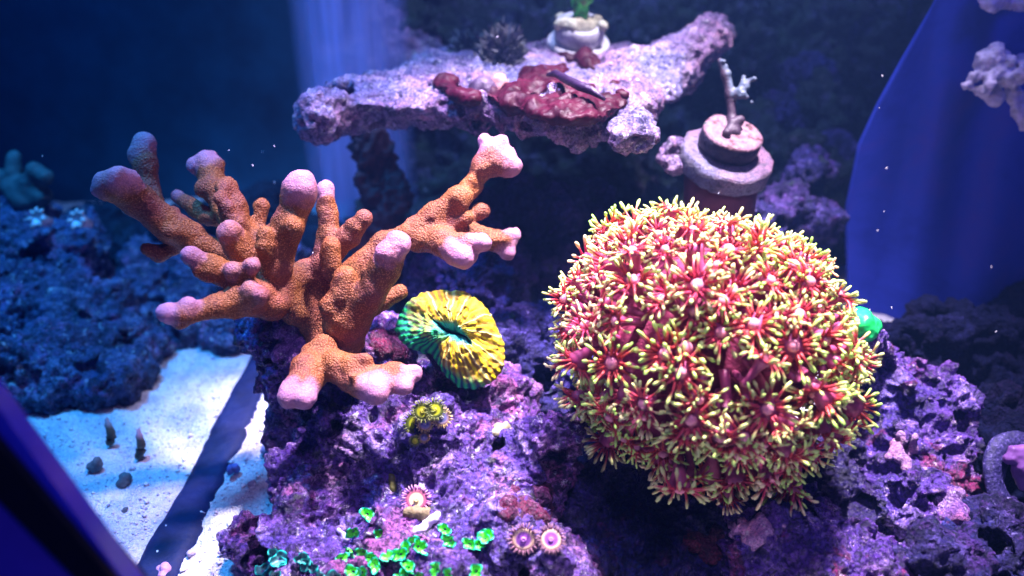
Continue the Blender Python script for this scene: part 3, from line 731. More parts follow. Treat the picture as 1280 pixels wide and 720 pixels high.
    c = n.mix(g, c, n.mix(rib, (.01, .05, .09), n.mix(n.noise(80, 3, .6, 5.0), (.01, .60, .05), (.02, .50, .22))))
    tv = n.ramp(n.math('ADD', n.attr('valley'), n.math('MULTIPLY', n.math('SUBTRACT', n.noise(260, 4, .7), .5), .7)), [(.25, 0.0), (.6, 1.0)])
    c = n.mix(tv, c, n.mix(rib, (.03, .20, .18), (.04, .42, .30)))
    mt = n.done(c, .55, .18, n.bump(n.noise(520, 5, .75), .0012, .7), sss=.15, sss_r=(.8, 1, .3), sss_scale=.003)
    e = empty('brain_coral', cen - nrm * .016, 'folded yellow and green brain coral with ribbed lobes on the purple rock', 'coral')
    obj('fleshy_ring', V, Q, mt, e, {k: a_.ravel() for k, a_ in A.items()})
    Vd, Qd = lathe(cen - nrm * .022, nrm, [(.010, -.012), (.014, 0), (.019, .010), (.019, .014), (.004, .016)], 40, .1)
    obj('coral_skeleton', Vd, Qd, M['rock_cave'], e)
brain_coral()

# ------------------------------------------------------------------ finding the rock under a pixel
bpy.context.view_layer.update(); DG = bpy.context.evaluated_depsgraph_get()
def hit(px, py, fallback=.45):
    o = Vector((0, 0, CAM_Z)); dirv = (Vector(P(px, py, 1.0)) - o).normalized()
    ok, loc, nn, *_ = sc.ray_cast(DG, o, dirv)
    return (np.array(loc), np.array(nn)) if ok else (P(px, py, fallback), -VIEW)

# ------------------------------------------------------------------ button polyps
def button_meshes(name, seed, cols, nt=30):
    """unit-radius polyp facing +z: column, disc with coloured rings, mouth, fringe of tentacles"""
    rg = np.random.default_rng(seed); disc_c, ring_c, mouth_c, fr_c, fr_tip = cols
    V, Q = lathe((0, 0, 0), (0, 0, 1), [(.45, -.9), (.42, -.5), (.55, -.15), (.70, .0), (.68, .05), (.5, .02), (.3, .0), (.12, .04), (.01, .05)], 36, .03, seed)
    r = np.hypot(V[:, 0], V[:, 1]); n = N(name + '_disc')
    c = n.ramp(n.attr('r'), [(.0, disc_c), (.40, disc_c), (.50, ring_c), (.62, ring_c), (.70, fr_c)])
    c = n.mix(n.ramp(n.noise(9, 4, .7), [(.5, 0.0), (.7, .5)]), c, tuple(x * .4 for x in disc_c))
    disc = make_mesh('oral_disc', V, Q, n.done(c, .4, .35), {'r': np.where(V[:, 2] > -.1, r, .9)})
    V, Q = lathe((0, 0, 0), (0, 0, 1), [(.17, .01), (.16, .08), (.10, .11), (.03, .08), (.005, .06)], 16, .1, seed)
    mouth = make_mesh('mouth', V, Q, plain(name + '_mouth', mouth_c, .35))
    parts = []; tv = []
    for k in range(nt):
        a = 2 * math.pi * k / nt + rg.normal() * .03; el = (.5 if k % 2 else .05) + rg.normal() * .1; ln = rg.uniform(.28, .40)
        ps = [np.array([.66 * math.cos(a), .66 * math.sin(a), .02])]
        for j in range(3):
            e_ = el - .25 * j; ps.append(ps[-1] + ln / 3 * np.array([math.cos(e_) * math.cos(a), math.cos(e_) * math.sin(a), math.sin(e_)]))
        parts.append(tube(ps, [.055, .05, .042, .02], 5)); tv.append(np.concatenate([np.repeat(np.linspace(0, 1, 4), 5), [0, 1]]))
    V, Q = join(parts); n = N(name + '_fringe')
    fr = make_mesh('tentacle_fringe', V, Q, n.done(n.mix(n.attr('t'), fr_c, fr_tip), .45, .3), {'t': np.concatenate(tv)})
    return disc, mouth, fr
def orient(loc, nrm, scale, spin=0.0):
    x, y, z = frame(nrm); m = Matrix((Vector(x), Vector(y), Vector(z))).transposed().to_4x4(); m.translation = Vector(loc)
    return m @ Matrix.Rotation(spin, 4, 'Z') @ Matrix.Diagonal((scale, scale, scale, 1))
def button(px, py, rpx, meshes, parent=None, tilt=.5, lift=.5, label=None):
    p, nn = hit(px, py); d = (p - np.array([0, 0, CAM_Z])) @ VIEW; r = S(rpx, d)
    nn = nn * (1 - tilt) - VIEW * tilt; nn /= np.linalg.norm(nn); p = p + nn * r * lift
    if parent is None: root = empty('button_polyp', p, label, 'polyp'); m = orient(np.zeros(3), nn, r, px)
    else: root = parent; m = orient(p - np.array(parent.location), nn, r, px)
    dsk = bpy.data.objects.new('polyp' if parent else 'oral_disc', meshes[0]); dsk.parent = root; dsk.matrix_basis = m; C.objects.link(dsk)
    for me in meshes[1:]:
        o = bpy.data.objects.new(me.name.split('.')[0], me); C.objects.link(o)
        o.parent = dsk
    return root
yel = button_meshes('yellow_button', 1, ((.36, .42, .015), (.08, .11, .02), (.36, .38, .03), (.07, .09, .02), (.26, .30, .06)))
gry = button_meshes('grey_button', 2, ((.16, .17, .34), (.30, .22, .24), (.40, .38, .50), (.42, .28, .08), (.62, .50, .25)))
pnk = button_meshes('pink_button', 3, ((.74, .58, .30), (.36, .10, .16), (.72, .66, .24), (.30, .07, .22), (.72, .38, .46)), 34)
crm = button_meshes('cream_button', 4, ((.30, .10, .42), (.76, .54, .34), (.52, .22, .62), (.20, .09, .13), (.30, .17, .22)), 38)
p0, n0 = hit(535, 545)
e = empty('button_polyp_colony', p0, 'cluster of yellow green and grey button polyps below the yellow brain coral', 'polyp colony')
for px, py, r, k in ((519, 527, 17, yel), (531, 512, 15, yel), (547, 511, 15, yel), (532, 526, 12, gry), (553, 520, 14, gry), (520, 549, 8, yel), (531, 547, 8, gry)):
    button(px, py, r, k, e, .8, 1.0)
button(521, 622, 19, pnk, None, .85, 1.0, 'single pink striped button polyp with a pale yellow centre on the purple rock')
button(653, 668, 21, crm, None, .6, .9, 'purple button polyp with a cream ring, left of the pair at the rock edge')
button(690, 673, 19, crm, None, .8, .9, 'purple button polyp with a cream ring, right of the pair beside the dark hollow')

# small ruffled green polyps in little colonies on the lower rock
def ruffle_mesh(seed, ctr, rim):
    rg = np.random.default_rng(seed); nr, na = 8, 36; V = []; at = []
    k1, k2 = rg.integers(3, 5), rg.integers(5, 8); p1, p2 = rg.random(2) * 6.28
    for i in range(nr):
        q = i / (nr - 1)
        for j in range(na):
            a = 2 * math.pi * j / na; rr = q * (1 + .22 * math.sin(2 * a + p1) + .12 * math.sin(k1 * a + p2))
            z = .75 * q * q + q ** 3 * (.22 * math.sin(k2 * a + p1) + .12 * math.sin(k1 * a)) - (.22 if q == 1 else 0)
            V.append((rr * math.cos(a), rr * math.sin(a), z)); at.append(q)
    Q = [(i * na + j, i * na + (j + 1) % na, (i + 1) * na + (j + 1) % na, (i + 1) * na + j) for i in range(nr - 1) for j in range(na)]
    n = N('ruffled_polyp'); c = n.ramp(n.attr('q'), [(.0, tuple(x * .45 for x in ctr)), (.25, ctr), (.72, ctr), (.90, rim)])
    return make_mesh('polyp', V, Q, n.done(c, .35, .4), {'q': at})
GR = [ruffle_mesh(s, (.10, .85, .04), (.01, .50, .26)) for s in range(5)]
TE = [ruffle_mesh(s + 9, (.06, .20, .20), (.01, .42, .32)) for s in range(4)]
STEM = make_mesh('stem', *lathe((0, 0, 0), (0, 0, 1), [(.35, -1.0), (.28, -.5), (.35, -.05), (.3, .02)], 10), M['rock'])
for pts, ms, lb in (
    ([(461, 644), (442, 663), (477, 665)], GR, 'three small green ruffled polyps right of the dark cave opening in the rock'),
    ([(442, 685), (457, 687), (425, 697), (467, 695), (469, 704)], GR, 'five green ruffled polyps in a row below the cave opening'),
    ([(489, 699), (502, 682), (511, 676), (521, 686), (503, 696), (513, 689)], GR, 'densest clump of bright green ruffled polyps below the pink button polyp'),
    ([(441, 714), (455, 715)], GR, 'two green ruffled polyps at the bottom edge below the row of five'),
    ([(505, 709), (513, 711), (521, 716), (507, 716)], GR, 'green ruffled polyps at the bottom edge under the densest clump'),
    ([(556, 663), (566, 675)], GR, 'two green ruffled polyps between the pink button polyp and the cream ringed pair'),
    ([(588, 682), (595, 682), (608, 676), (613, 670)], GR, 'green ruffled polyps in two pairs just left of the cream ringed button polyps'),
    ([(551, 711), (563, 717), (596, 713)], GR, 'three scattered green ruffled polyps at the bottom edge under the cream ringed pair'),
    ([(350, 698), (353, 705), (346, 692)], TE, 'teal ruffled polyps beside the sand at the lower left of the rock'),
    ([(380, 700), (389, 704), (373, 696)], TE, 'teal ruffled polyps below the dark cave opening'),
    ([(339, 714), (347, 717), (330, 716), (408, 716), (418, 718)], TE, 'teal ruffled polyps along the bottom edge of the rock')):
    hs = [hit(*q) for q in pts]; e = empty('green_polyp_colony' if ms is GR else 'teal_polyp_colony', np.mean([h_[0] for h_ in hs], 0), lb, 'polyp colony')
    for (px, py), (p, nn) in zip(pts, hs):
        d = (p - np.array([0, 0, CAM_Z])) @ VIEW; r = S(random.uniform(7.5, 10.5), d); nn = nn * .5 - VIEW * .5; nn /= np.linalg.norm(nn)
        o = bpy.data.objects.new('polyp', random.choice(ms)); o.parent = e; C.objects.link(o)
        o.matrix_basis = orient(p + nn * r * .7 - np.array(e.location), nn + np.random.default_rng(int(px)).normal(size=3) * .25, r, px * 1.7)
        s_ = bpy.data.objects.new('stem', STEM); s_.parent = o; C.objects.link(s_)

# ------------------------------------------------------------------ on the shelf
n = N('red_slime_algae'); c = n.ramp(n.noise(60, 5, .65), [(.3, (.010, .001, .004)), (.5, (.028, .0012, .008)), (.75, (.055, .003, .015))])
M['red'] = n.done(c, .5, .14, n.bump(n.noise(130, 4, .6), .002, .6))
def flat_blobs(name, mat, pts, h, label, cat, z0=.0, amp=.0015, freq=80, k=.008, tall=.3, seed=0):
    cs = [(G(x, y, ZS + z0), r * np.linalg.norm(G(x, y, ZS)) / F) for x, y, r in pts]
    lo = np.min([c - r for c, r in cs], 0) - .014; hi = np.max([c + r for c, r in cs], 0) + .014; f = Field(lo, hi, h)
    for c, r in cs: f.ball(c, (r, r * 1.9, max(r * tall, .003)), k)
    V, Q = f.mesh(); V = V + normals(V, Q) * (amp * fbm(V, freq, 4, .55, seed))[:, None]
    return tag(obj(name, V, Q, mat), label, cat)
flat_blobs('red_algae_mat', M['red'], [(648, 112, 18), (690, 112, 28), (728, 120, 26), (764, 130, 15), (690, 86, 18), (742, 80, 17), (664, 98, 18), (628, 126, 11), (612, 118, 8), (684, 138, 17), (742, 140, 17), (715, 68, 16), (768, 104, 9), (778, 116, 8), (712, 142, 14), (655, 134, 12)],
           .0014, 'glossy dark red algae mat spread over the middle of the rock shelf', 'algae', .0030, .0040, 75, tall=.16, seed=80)
flat_blobs('red_algae_mat', M['red'], [(556, 104, 12), (572, 114, 13), (590, 122, 9)], .0012, 'small red algae patch on the shelf left of the pale nub', 'algae', .004, .003, 70, seed=81)
def on_shelf(px, py, up=.15):
    a = G(px, py, ZS); ok, loc, nn, *_ = sc.ray_cast(DG, Vector((a[0], a[1], ZS + up)), Vector((0, 0, -1)))
    return np.array(loc) if ok else a
V, Q = tube([G(x, y, ZS + .0125) + np.array([0, 0, z]) for x, y, z in ((684, 98, .002), (694, 100, .004), (708, 106, .003), (724, 114, .003), (740, 118, .002), (756, 122, -.001))], [.001, .0022, .0026, .0028, .0024, .001], 10)  # dark furrow in the algae, built as a raised tube
V = np.asarray(V); tag(obj('dark_furrow', V, Q, plain('furrow_purple', (.02, .008, .03), .35, .4, .4, 120, .001)), 'dark purple furrow across the red algae mat, built as a tube', 'furrow')
V, Q = lathe(G(622, 116, ZS + .000), (.1, -.25, 1), [(.0085, -.006), (.0075, .004), (.006, .008), (.0042, .011), (.002, .0125)], 20, .3, 4)
tag(obj('coral_nub', V, Q, plain('peach_nub', (.34, .17, .16), .5, .3, .3, 150, .0008)), 'small peach coral nub at the front of the shelf', 'coral')
V, Q = lathe(G(604, 118, ZS + .001), (-.2, -.2, 1), [(.008, -.006), (.0085, .002), (.006, .008), (.002, .011)], 18, .35, 6)
tag(obj('snail', V, Q, plain('dark_snail', (.05, .03, .06), .4, .4, .6, 300, .0015)), 'small dark knob beside the peach nub on the shelf', 'snail')

def tuft(name, c, rx, rz, nb, ln, cols, label, seed):
    rg = np.random.default_rng(seed); parts = []; tv = []
    for i in range(nb):
        u = rg.normal(size=3); u[2] = abs(u[2]) * .9; u /= np.linalg.norm(u); b = np.array(c) + u * np.array([rx, rx, rz]) * rg.uniform(.1, .75)
        dv = u + rg.normal(size=3) * .45 + np.array([0, 0, .25]); dv /= np.linalg.norm(dv); L = ln * rg.uniform(.5, 1.1); side = np.cross(dv, rg.normal(size=3)); side /= np.linalg.norm(side)
        p1 = b + dv * L * .5 + rg.normal(size=3) * L * .08; p2 = b + dv * L; w_ = rg.uniform(.0007, .0014)
        parts.append((np.array([b - side * w_, b + side * w_, p1 + side * w_, p1 - side * w_, p2]), [(0, 1, 2, 3), (3, 2, 4)])); tv += [0, 0, .5, .5, 1.0]
    V, Q = join(parts); n = N(name + '_blades'); cc = n.mix(n.attr('t'), cols[0], cols[1])
    return tag(obj(name, V, Q, n.done(n.mix(n.noise(90), cc, cols[2]), .6, .2), attrs={'t': tv}), label, 'algae')
c = G(628, 80, ZS)
tuft('algae_tuft', c + np.array([0, 0, .001]), .018, .030, 1800, .010, ((.03, .045, .012), (.09, .11, .04), (.16, .15, .26)), 'dark olive bushy algae tuft at the back of the shelf', 90)
tuft('algae_tuft', G(585, 66, ZS), .014, .016, 700, .010, ((.02, .04, .03), (.05, .08, .06), (.08, .10, .16)), 'smaller dim algae tuft left of the olive one', 91)

M['plug'] = plain('frag_plug_ceramic', (.46, .46, .50), .7, .2, .3, 140, .0012, 500)
M['plug_pale'] = rock_mat('pale_plug_cement', (.10, .08, .14), (.30, .25, .36), (.40, .34, .46), (.36, .24, .32), .3, .4, off=23.0, scale=2.0)
def small_plug():
    c = G(722, 62, ZS + .003); ax = (.05, -.30, 1); e = empty('frag_plug', c, 'grey frag plug with a green coral standing at the back of the shelf', 'frag plug'); z = np.array(ax) / np.linalg.norm(ax)
    s = np.linalg.norm(c - np.array([0, 0, CAM_Z])) / F
    V, Q = lathe(c, ax, [(34 * s, 0), (37 * s, .002), (37 * s, .006), (35 * s, .008)], 48, .02, 2); obj('plug_base', V, Q, M['plug'], e)
    V, Q = lathe(c + z * .008, ax, [(28 * s, 0), (29 * s, .004), (29 * s, .012), (26 * s, .014), (22 * s, .012)], 48, .03, 5); obj('plug_head', V, Q, M['plug'], e)
    f = Field(c - .04, c + .07, .0015); q = c + z * .020
    rg = np.random.default_rng(8)
    for i in range(26): f.ball(q + np.array([rg.uniform(-.016, .016), rg.uniform(-.012, .012), rg.uniform(-.002, .004)]), .004, .003)
    V, Q = f.mesh(); obj('cement_crust', rough(V, Q, .001, 250, 3), Q, plain('olive_cement', (.36, .36, .26), .8, .2, .4, 200, .001), e)
    f = Field(c - .03, c + .10, .0015); f.cone(q, q + np.array([.0, 0, .020]), .005, .006, .004)
    for i in range(14):
        u = rg.normal(size=3); f.ball(q + np.array([0, 0, .024]) + u * np.array([.006, .004, .005]), .0045, .003)
    V, Q = f.mesh(); n = N('green_frag_coral'); cc = n.ramp(n.noise(140, 3, .6), [(.40, (.10, .12, .02)), (.52, (.05, .62, .06)), (.7, (.20, .80, .16))])
    obj('coral_frag', rough(V, Q, .001, 200, 4), Q, n.done(cc, .4, .4), e)
small_plug()

# pale frag plug on a reddish post, right of the shelf
def big_plug():
    D = .535; c = P(911, 190, D); s = D / F
    z = UP * .70 - VIEW * .70 + RT * .16; z /= np.linalg.norm(z)
    e = empty('frag_plug', c - np.array([0, 0, .06]), 'pale round frag plug with a knobbly blue white coral twig on a reddish post', 'frag plug')
    V, Q = lathe(c - z * 26 * s, z, [(56 * s, 0), (58 * s, 4 * s), (58 * s, 21 * s), (56 * s, 25 * s), (50 * s, 26 * s), (20 * s, 26 * s)], 72, .035, 9); V = np.array(V)
    V = V + .0009 * np.stack([fbm(V, 130, 3, .6, 20 + k) for k in range(3)], 1); obj('plug_disc', V, Q, M['plug_pale'], e)
    c2 = c + UP * 6 * s - RT * 2 * s
    prof = [(36 * s, -2 * s), (38 * s, 4 * s), (38 * s, 20 * s), (36 * s, 23 * s), (30 * s, 24.5 * s), (27 * s, 23.4 * s), (5 * s, 23.8 * s)]
    V, Q = lathe(c2, z, prof, 56, .05, 3); V = np.array(V); hgt = (V - c2) @ z / (24 * s); n = N('dark_plug_head')
    cc = n.mix(n.ramp(n.attr('h'), [(.80, 0.0), (.93, 1.0)]), (.012, .010, .03), n.ramp(n.noise(120, 4, .7), [(.38, (.05, .012, .014)), (.52, (.20, .11, .15)), (.66, (.03, .055, .045))]))
    obj('plug_head', V, Q, n.done(cc, .55, .3, n.bump(n.noise(300), .0015)), e, {'h': hgt})
    V, Q = lathe(c - z * 26 * s, (0, .12, 1), [(47 * s, -.155), (45 * s, -.10), (46 * s, -40 * s), (48 * s, 2 * s)], 40, .03, 4); obj('post', V, Q, plain('reddish_post', (.12, .035, .05), .6, .2, .3, 60, .001), e)
    t0 = c2 + z * 23 * s; f = Field(c + np.array([-.03, -.05, -.01]), c + np.array([.04, .04, .09]), .0011)
    q = [t0 + RT * 2 * s, P(915, 150, D), P(913, 118, D), P(907, 94, D), P(900, 76, D)]
    for (a, b), (ra, rb) in zip(zip(q[:-1], q[1:]), ((7, 5.5), (5.5, 6), (6, 5), (5, 3.6))): f.cone(a, b, ra * s, rb * s, .003)
    rg = np.random.default_rng(6)
    for i in range(9): f.ball(t0 + rg.normal(size=3) * 7 * s, 6 * s, .003)
    kn = []; br = [(P(914, 126, D), P(926, 116, D - .004)), (P(926, 116, D - .004), P(938, 100, D - .004)), (P(924, 116, D - .004), P(930, 96, D)), (P(920, 118, D - .003), P(934, 122, D - .006))]
    for a, b in br:
        f.cone(a, b, 3.8 * s, 2.8 * s, .002)
        for t in np.linspace(.25, 1, 5): kn.append((a + (b - a) * t + rg.normal(size=3) * 2.6 * s, rg.uniform(2.4, 3.6) * s))
    for t in np.linspace(0, 1, 14): kn.append((P(902 + 11 * t, 75 + 42 * t, D - .002) + RT * 4.5 * s + rg.normal(size=3) * 1.2 * s, rg.uniform(2.0, 3.0) * s))
    for p, r_ in kn: f.ball(p, r_, .001)
    V, Q = f.mesh(); kd = np.zeros(len(V))
    for p, r_ in kn: kd = np.maximum(kd, np.clip(2.2 - np.linalg.norm(V - p, axis=1) / r_, 0, 1))
    n = N('blue_white_twig'); cc = n.mix(n.attr('k'), (.035, .02, .035), (.055, .075, .11)); obj('coral_twig', V, Q, n.done(cc, .5, .3, n.bump(n.noise(500), .0006)), e, {'k': kd})
    f = Field(P(845, 195, D) - .03, P(845, 195, D) + .03, .0013)
    for i in range(14): f.ball(P(rg.uniform(832, 852), rg.uniform(178, 212), D + .004), rg.uniform(6, 10) * s, .004)
    V, Q = f.mesh(); obj('crust_lump', rough(V, Q, .002, 160, 8), Q, M['shelf'], e)
big_plug()

# ------------------------------------------------------------------ other small life
def knob_cluster(name, pts, mat, label, cat, h=.0012, k=.003, amp=.0008, freq=220, seed=0):
    cs = [(P(x, y, d), S(r, d)) for x, y, d, r in pts]
    f = Field(np.min([c - r for c, r in cs], 0) - .006, np.max([c + r for c, r in cs], 0) + .006, h)
    for i, (c, r) in enumerate(cs):
        f.ball(c, r, k)
        if i:                                      # grown on from the nearest knob before it
            c2, r2 = min(cs[:i], key=lambda q: np.linalg.norm(q[0] - c)); f.cone(c + VIEW * r * .3, c2 + VIEW * r2 * .3, r * .6, r2 * .6, k)
    V, Q = f.mesh(); return tag(obj(name, rough(V, Q, amp, freq, seed), Q, mat), label, cat)
def on_rock(px, py):
    o = Vector((0, 0, CAM_Z)); h_ = sc.ray_cast(DG, o, (Vector(P(px, py, 1.0)) - o).normalized())
    return h_[0] and h_[4].name.startswith('live_rock') and h_[1][1] < .46
def hp(px, py, r, sink=.3):
    p, _ = hit(px, py); d = (p - np.array([0, 0, CAM_Z])) @ VIEW; return (px, py, d + S(r, d) * sink, r)
n = N('bright_green_mushroom'); M['green'] = n.done(n.ramp(n.noise(60), [(.3, (.01, .50, .07)), (.7, (.03, .78, .20))]), .25, .5, sss=.2, sss_r=(.2, 1, .3), sss_scale=.004)
knob_cluster('mushroom_coral', [(1080, 403, .465, 16), (1084, 415, .463, 15), (1070, 410, .465, 18), (1076, 394, .467, 10), (1090, 408, .466, 9)], M['green'],
             'smooth bright green mushroom coral peeking out behind the right side of the flower coral', 'coral', amp=.0016, freq=110, k=.004)
M['lilac'] = rock_mat('lilac_crust', (.10, .03, .22), (.38, .18, .58), (.70, .48, .80), (.62, .30, .62), .4, .9, off=14.0, scale=1.6)
M['pale_pink'] = rock_mat('pale_pink_crust', (.30, .16, .42), (.66, .44, .70), (.86, .70, .86), (.70, .42, .68), .4, .9, off=15.0, scale=1.8)
rg = np.random.default_rng(21)
knob_cluster('coralline_crust', [hp(x, y, rg.uniform(3, 6.5), .1) for x, y in [(rg.uniform(345, 425), rg.uniform(395, 450)) for i in range(260)] if on_rock(x, y)][:90], M['lilac'], 'knobbly lilac crust around the foot of the big branching coral', 'coralline crust', k=.002)
knob_cluster('coralline_crust', [hp(1128 + rg.normal() * 8, 562 + rg.normal() * 8, rg.uniform(3, 6), .25) for i in range(34)], M['pale_pink'], 'white pink starry crust on the tall purple rock', 'coralline crust', k=.002)
knob_cluster('coralline_crust', [hp(938 + rg.normal() * 13, 662 + rg.normal() * 7, rg.uniform(3, 6.5), .25) for i in range(46)], M['pale_pink'], 'white crust on the low violet rock at the bottom edge', 'coralline crust', k=.002)
knob_cluster('coralline_crust', [hp(1190 + rg.normal() * 9, 632 + rg.normal() * 9, rg.uniform(6, 9)) for i in range(26)], M['lilac'], 'pink knobs low on the right side of the tall purple rock', 'coralline crust', k=.002)
M['maroon'] = rock_mat('maroon_sponge', (.03, .006, .03), (.17, .025, .09), (.30, .10, .22), (.24, .02, .06), .3, .5, off=19.0, scale=1.5)
knob_cluster('sponge', [hp(rg.uniform(470, 505), rg.uniform(420, 445), rg.uniform(9, 14), .4) for i in range(12)], M['maroon'], 'dull maroon sponge left of the yellow brain coral', 'sponge', amp=.001)
knob_cluster('sponge', [hp(rg.uniform(630, 690), rg.uniform(608, 650), rg.uniform(8, 13), .85) for i in range(16)], M['maroon'], 'maroon sponge patch above the cream ringed button polyps', 'sponge', amp=.0015)
knob_cluster('sponge', [hp(rg.uniform(860, 900), rg.uniform(665, 700), rg.uniform(8, 13), .5) for i in range(14)], M['maroon'], 'red sponge at the right lip of the dark hollow', 'sponge', amp=.0015)

# bits lodged on the main rock: a white shell shard, olive algae beads, a pale worm tube
for pts, m_, lb, nm, ct in (
    ([(536, 655, 6), (542, 650, 6), (528, 661, 5), (547, 643, 4), (520, 665, 5)], plain('white_shard', (.66, .62, .78), .5, .3, .2, 200), 'white shell shard below the pink striped button polyp', 'shell_shard', 'shell'),
    ([(519, 641, 9), (528, 644, 9), (510, 640, 8), (534, 640, 7)], plain('olive_knob', (.16, .13, .06), .6, .3, .5, 140, .0012), 'olive brown knob right under the pink striped button polyp', 'algae_lump', 'algae'),
    ([(492, 604, 7), (493, 612, 6), (491, 596, 5)], plain('olive_bead', (.12, .12, .03), .45, .4, .4, 150), 'small olive bead left of the pink striped button polyp', 'algae_lump', 'algae'),
    ([(624, 538, 8), (632, 534, 7), (617, 542, 6)], plain('olive_bead', (.20, .19, .10), .5, .4, .4, 150), 'pale olive algae lump on the rock left of the flower coral', 'algae_lump', 'algae'),
    ([(428, 668, 4), (424, 664, 4), (432, 673, 4)], plain('pale_tube', (.34, .32, .5), .5, .3, .3, 150), 'pale worm tube in the mouth of the dark cave', 'worm_tube', 'worm tube')):
    knob_cluster(nm, [hp(x, y, q, .15) for x, y, q in pts], m_, lb, ct, h=.0008, k=.002, amp=.0008)
# grey ring and its purple coral at the right edge
def ring():
    D = .47; c = P(1280, 602, D); s = D / F; x, y, z = RT * .98 + VIEW * .2, UP * .95 + VIEW * .25, None; x /= np.linalg.norm(x); y = y - x * (x @ y); y /= np.linalg.norm(y); z = np.cross(x, y)
    rings = []; 
    for a in np.linspace(0, 2 * np.pi, 72, endpoint=False):
        o = x * math.cos(a) + y * math.sin(a) * 1.12; wd = 15 + 2 * math.sin(a * 3 + 1)
        rings.append([c + o * 42 * s + s * (o * wd * math.cos(t) + z * 9 * math.sin(t)) for t in np.linspace(0, 2 * np.pi, 18, endpoint=False)])
    V = np.array(rings).reshape(-1, 3); i = np.arange(72 * 18).reshape(72, 18); j = np.roll(i, -1, 0); Q = np.stack([i, j, np.roll(j, -1, 1), np.roll(i, -1, 1)], -1).reshape(-1, 4)
    n = N('speckled_grey_ring'); cc = n.ramp(n.noise(420, 4, .8), [(.45, (.012, .010, .06)), (.6, (.045, .035, .17)), (.7, (.24, .20, .46))])
    tag(obj('ring_plug', rough(V, Q, .0006, 120, 2), Q, n.done(cc, .6, .3, n.bump(n.noise(400), .001))), 'speckled grey ring standing upright at the right edge', 'frag ring')
ring()
knob_cluster('encrusting_coral', [(1268 + 4 * k, 566 + 7 * (k % 3), .462, 8) for k in range(5)] + [(1276, 590, .462, 9), (1262, 574, .462, 6), (1280, 604, .464, 9)], plain('violet_lobes', (.16, .06, .26), .5, .3, .3, 120), 'violet lobed coral inside the grey ring', 'coral')
# rock reflections on the blue panel, built as solid pale clumps
rg = np.random.default_rng(33)
knob_cluster('reflected_clump', [(rg.uniform(1215, 1290), rg.uniform(62, 100) + abs(rg.normal()) * 8, .56 + rg.uniform(-.01, .01), rg.uniform(6, 11)) for i in range(34)] + [(1245, 62, .56, 10), (1228, 75, .56, 9), (1210, 108, .56, 6), (1218, 96, .56, 7)] + [(1262 + i * 3, 100 + i * 8, .568, 9) for i in range(8)] + [(1255, 84, .575, 13), (1257, 84, .588, 15), (1258, 84, .598, 16)],
             plain('lavender_clump', (.52, .46, .66), .5, .3, .45, 160, .0012, 300), 'pale lavender knobbly coral reflection, built solid before the blue panel', 'coral', k=.0025, amp=.0016)
knob_cluster('reflected_clump', [(rg.uniform(1225, 1290), rg.uniform(-14, 8), .555, rg.uniform(6, 10)) for i in range(18)] + [(1260, -4, .565, 13), (1262, -4, .578, 14)], plain('lavender_clump', (.40, .36, .62), .5, .3, .45, 160, .0012, 300), 'reflected lavender coral, built solid, cut by the top right corner of the picture', 'coral', k=.0025, amp=.0016)
# left rock: grey green finger coral, two white flower shaped barnacles
knob_cluster('finger_coral', [(14, 235, .66, 12), (16, 215, .66, 10), (17, 197, .66, 8), (34, 228, .655, 10), (42, 212, .65, 8), (56, 222, .65, 10), (2, 225, .66, 10), (-12, 214, .66, 9), (30, 250, .66, 16), (50, 245, .66, 14)], plain('grey_green_coral', (.035, .07, .08), .6, .3, .4, 80, .001), 'grey green finger coral on top of the dim left rock', 'coral', k=.006, h=.002)
for px, py, lb in ((47, 273, 'white flower shaped barnacle on the dim left rock, left of two'), (97, 275, 'white flower shaped barnacle on the dim left rock, right of two')):
    D = .625; p = P(px, py, D); e = empty('barnacle', p, lb, 'barnacle'); nr = -VIEW + UP * .2 - RT * .3
    V, Q = lathe(p, nr, [(.003, -.012), (.0045, -.003), (.0055, .001), (.0035, .0), (.001, -.003)], 20, .2, px); obj('cup', V, Q, plain('barnacle_white', (.62, .58, .66), .6, .3, .2), e)
    x, y, z = frame(nr); a0 = px
    for k in range(7):
        a = k * 2 * math.pi / 7 + .2 * math.sin(k * 5 + px); q = x * math.cos(a) + y * math.sin(a)
        V, Q = tube([p + q * .004, p + q * .0065 + z * .0015, p + q * .0085 + z * .0012], [.0016, .0017, .0006], 7); obj('petal', V, Q, M['plug'], e)

# shells and pebbles on the sand
M['shell'] = plain('dark_shell', (.05, .055, .05), .5, .35, .4, 200, .0006)
def shell(px, py, L, lean, tipc, label):
    p = G(px, py + L / 2); d = (p - np.array([0, 0, CAM_Z])) @ VIEW; s = d / F; ax = np.array([lean, .25, 1.0]); ax /= np.linalg.norm(ax)
    L *= 1.25; q = [p + ax * s * L * t + RT * s * 3 * math.sin(t * 5) for t in np.linspace(0, 1, 12)]
    rd = [s * r * (1 + .12 * math.sin(k * 2.6)) for k, r in enumerate((3.5, 5.2, 5.8, 5.8, 5.5, 5.2, 4.8, 4.4, 4.0, 3.2, 2.2, .8))]
    V, Q = tube(q, rd, 12); V = np.array(V); t = np.clip(((V - p) @ ax) / (s * L), 0, 1); n = N('slender_shell')
    tag(obj('snail_shell', V, Q, n.done(n.mix(n.ramp(n.attr('t'), [(.62, 0.0), (.8, 1.0)]), n.ramp(n.noise(180), [(.35, (.035, .04, .03)), (.65, (.09, .09, .07))]), tipc), .5, .3), attrs={'t': t}), label, 'shell')
shell(136, 541, 30, .12, (.30, .30, .36), 'slender dark shell with a grey tip upright on the blue lit sand')
shell(172, 556, 34, .22, (.55, .34, .42), 'slender dark shell with a pink tip upright on the blue lit sand')
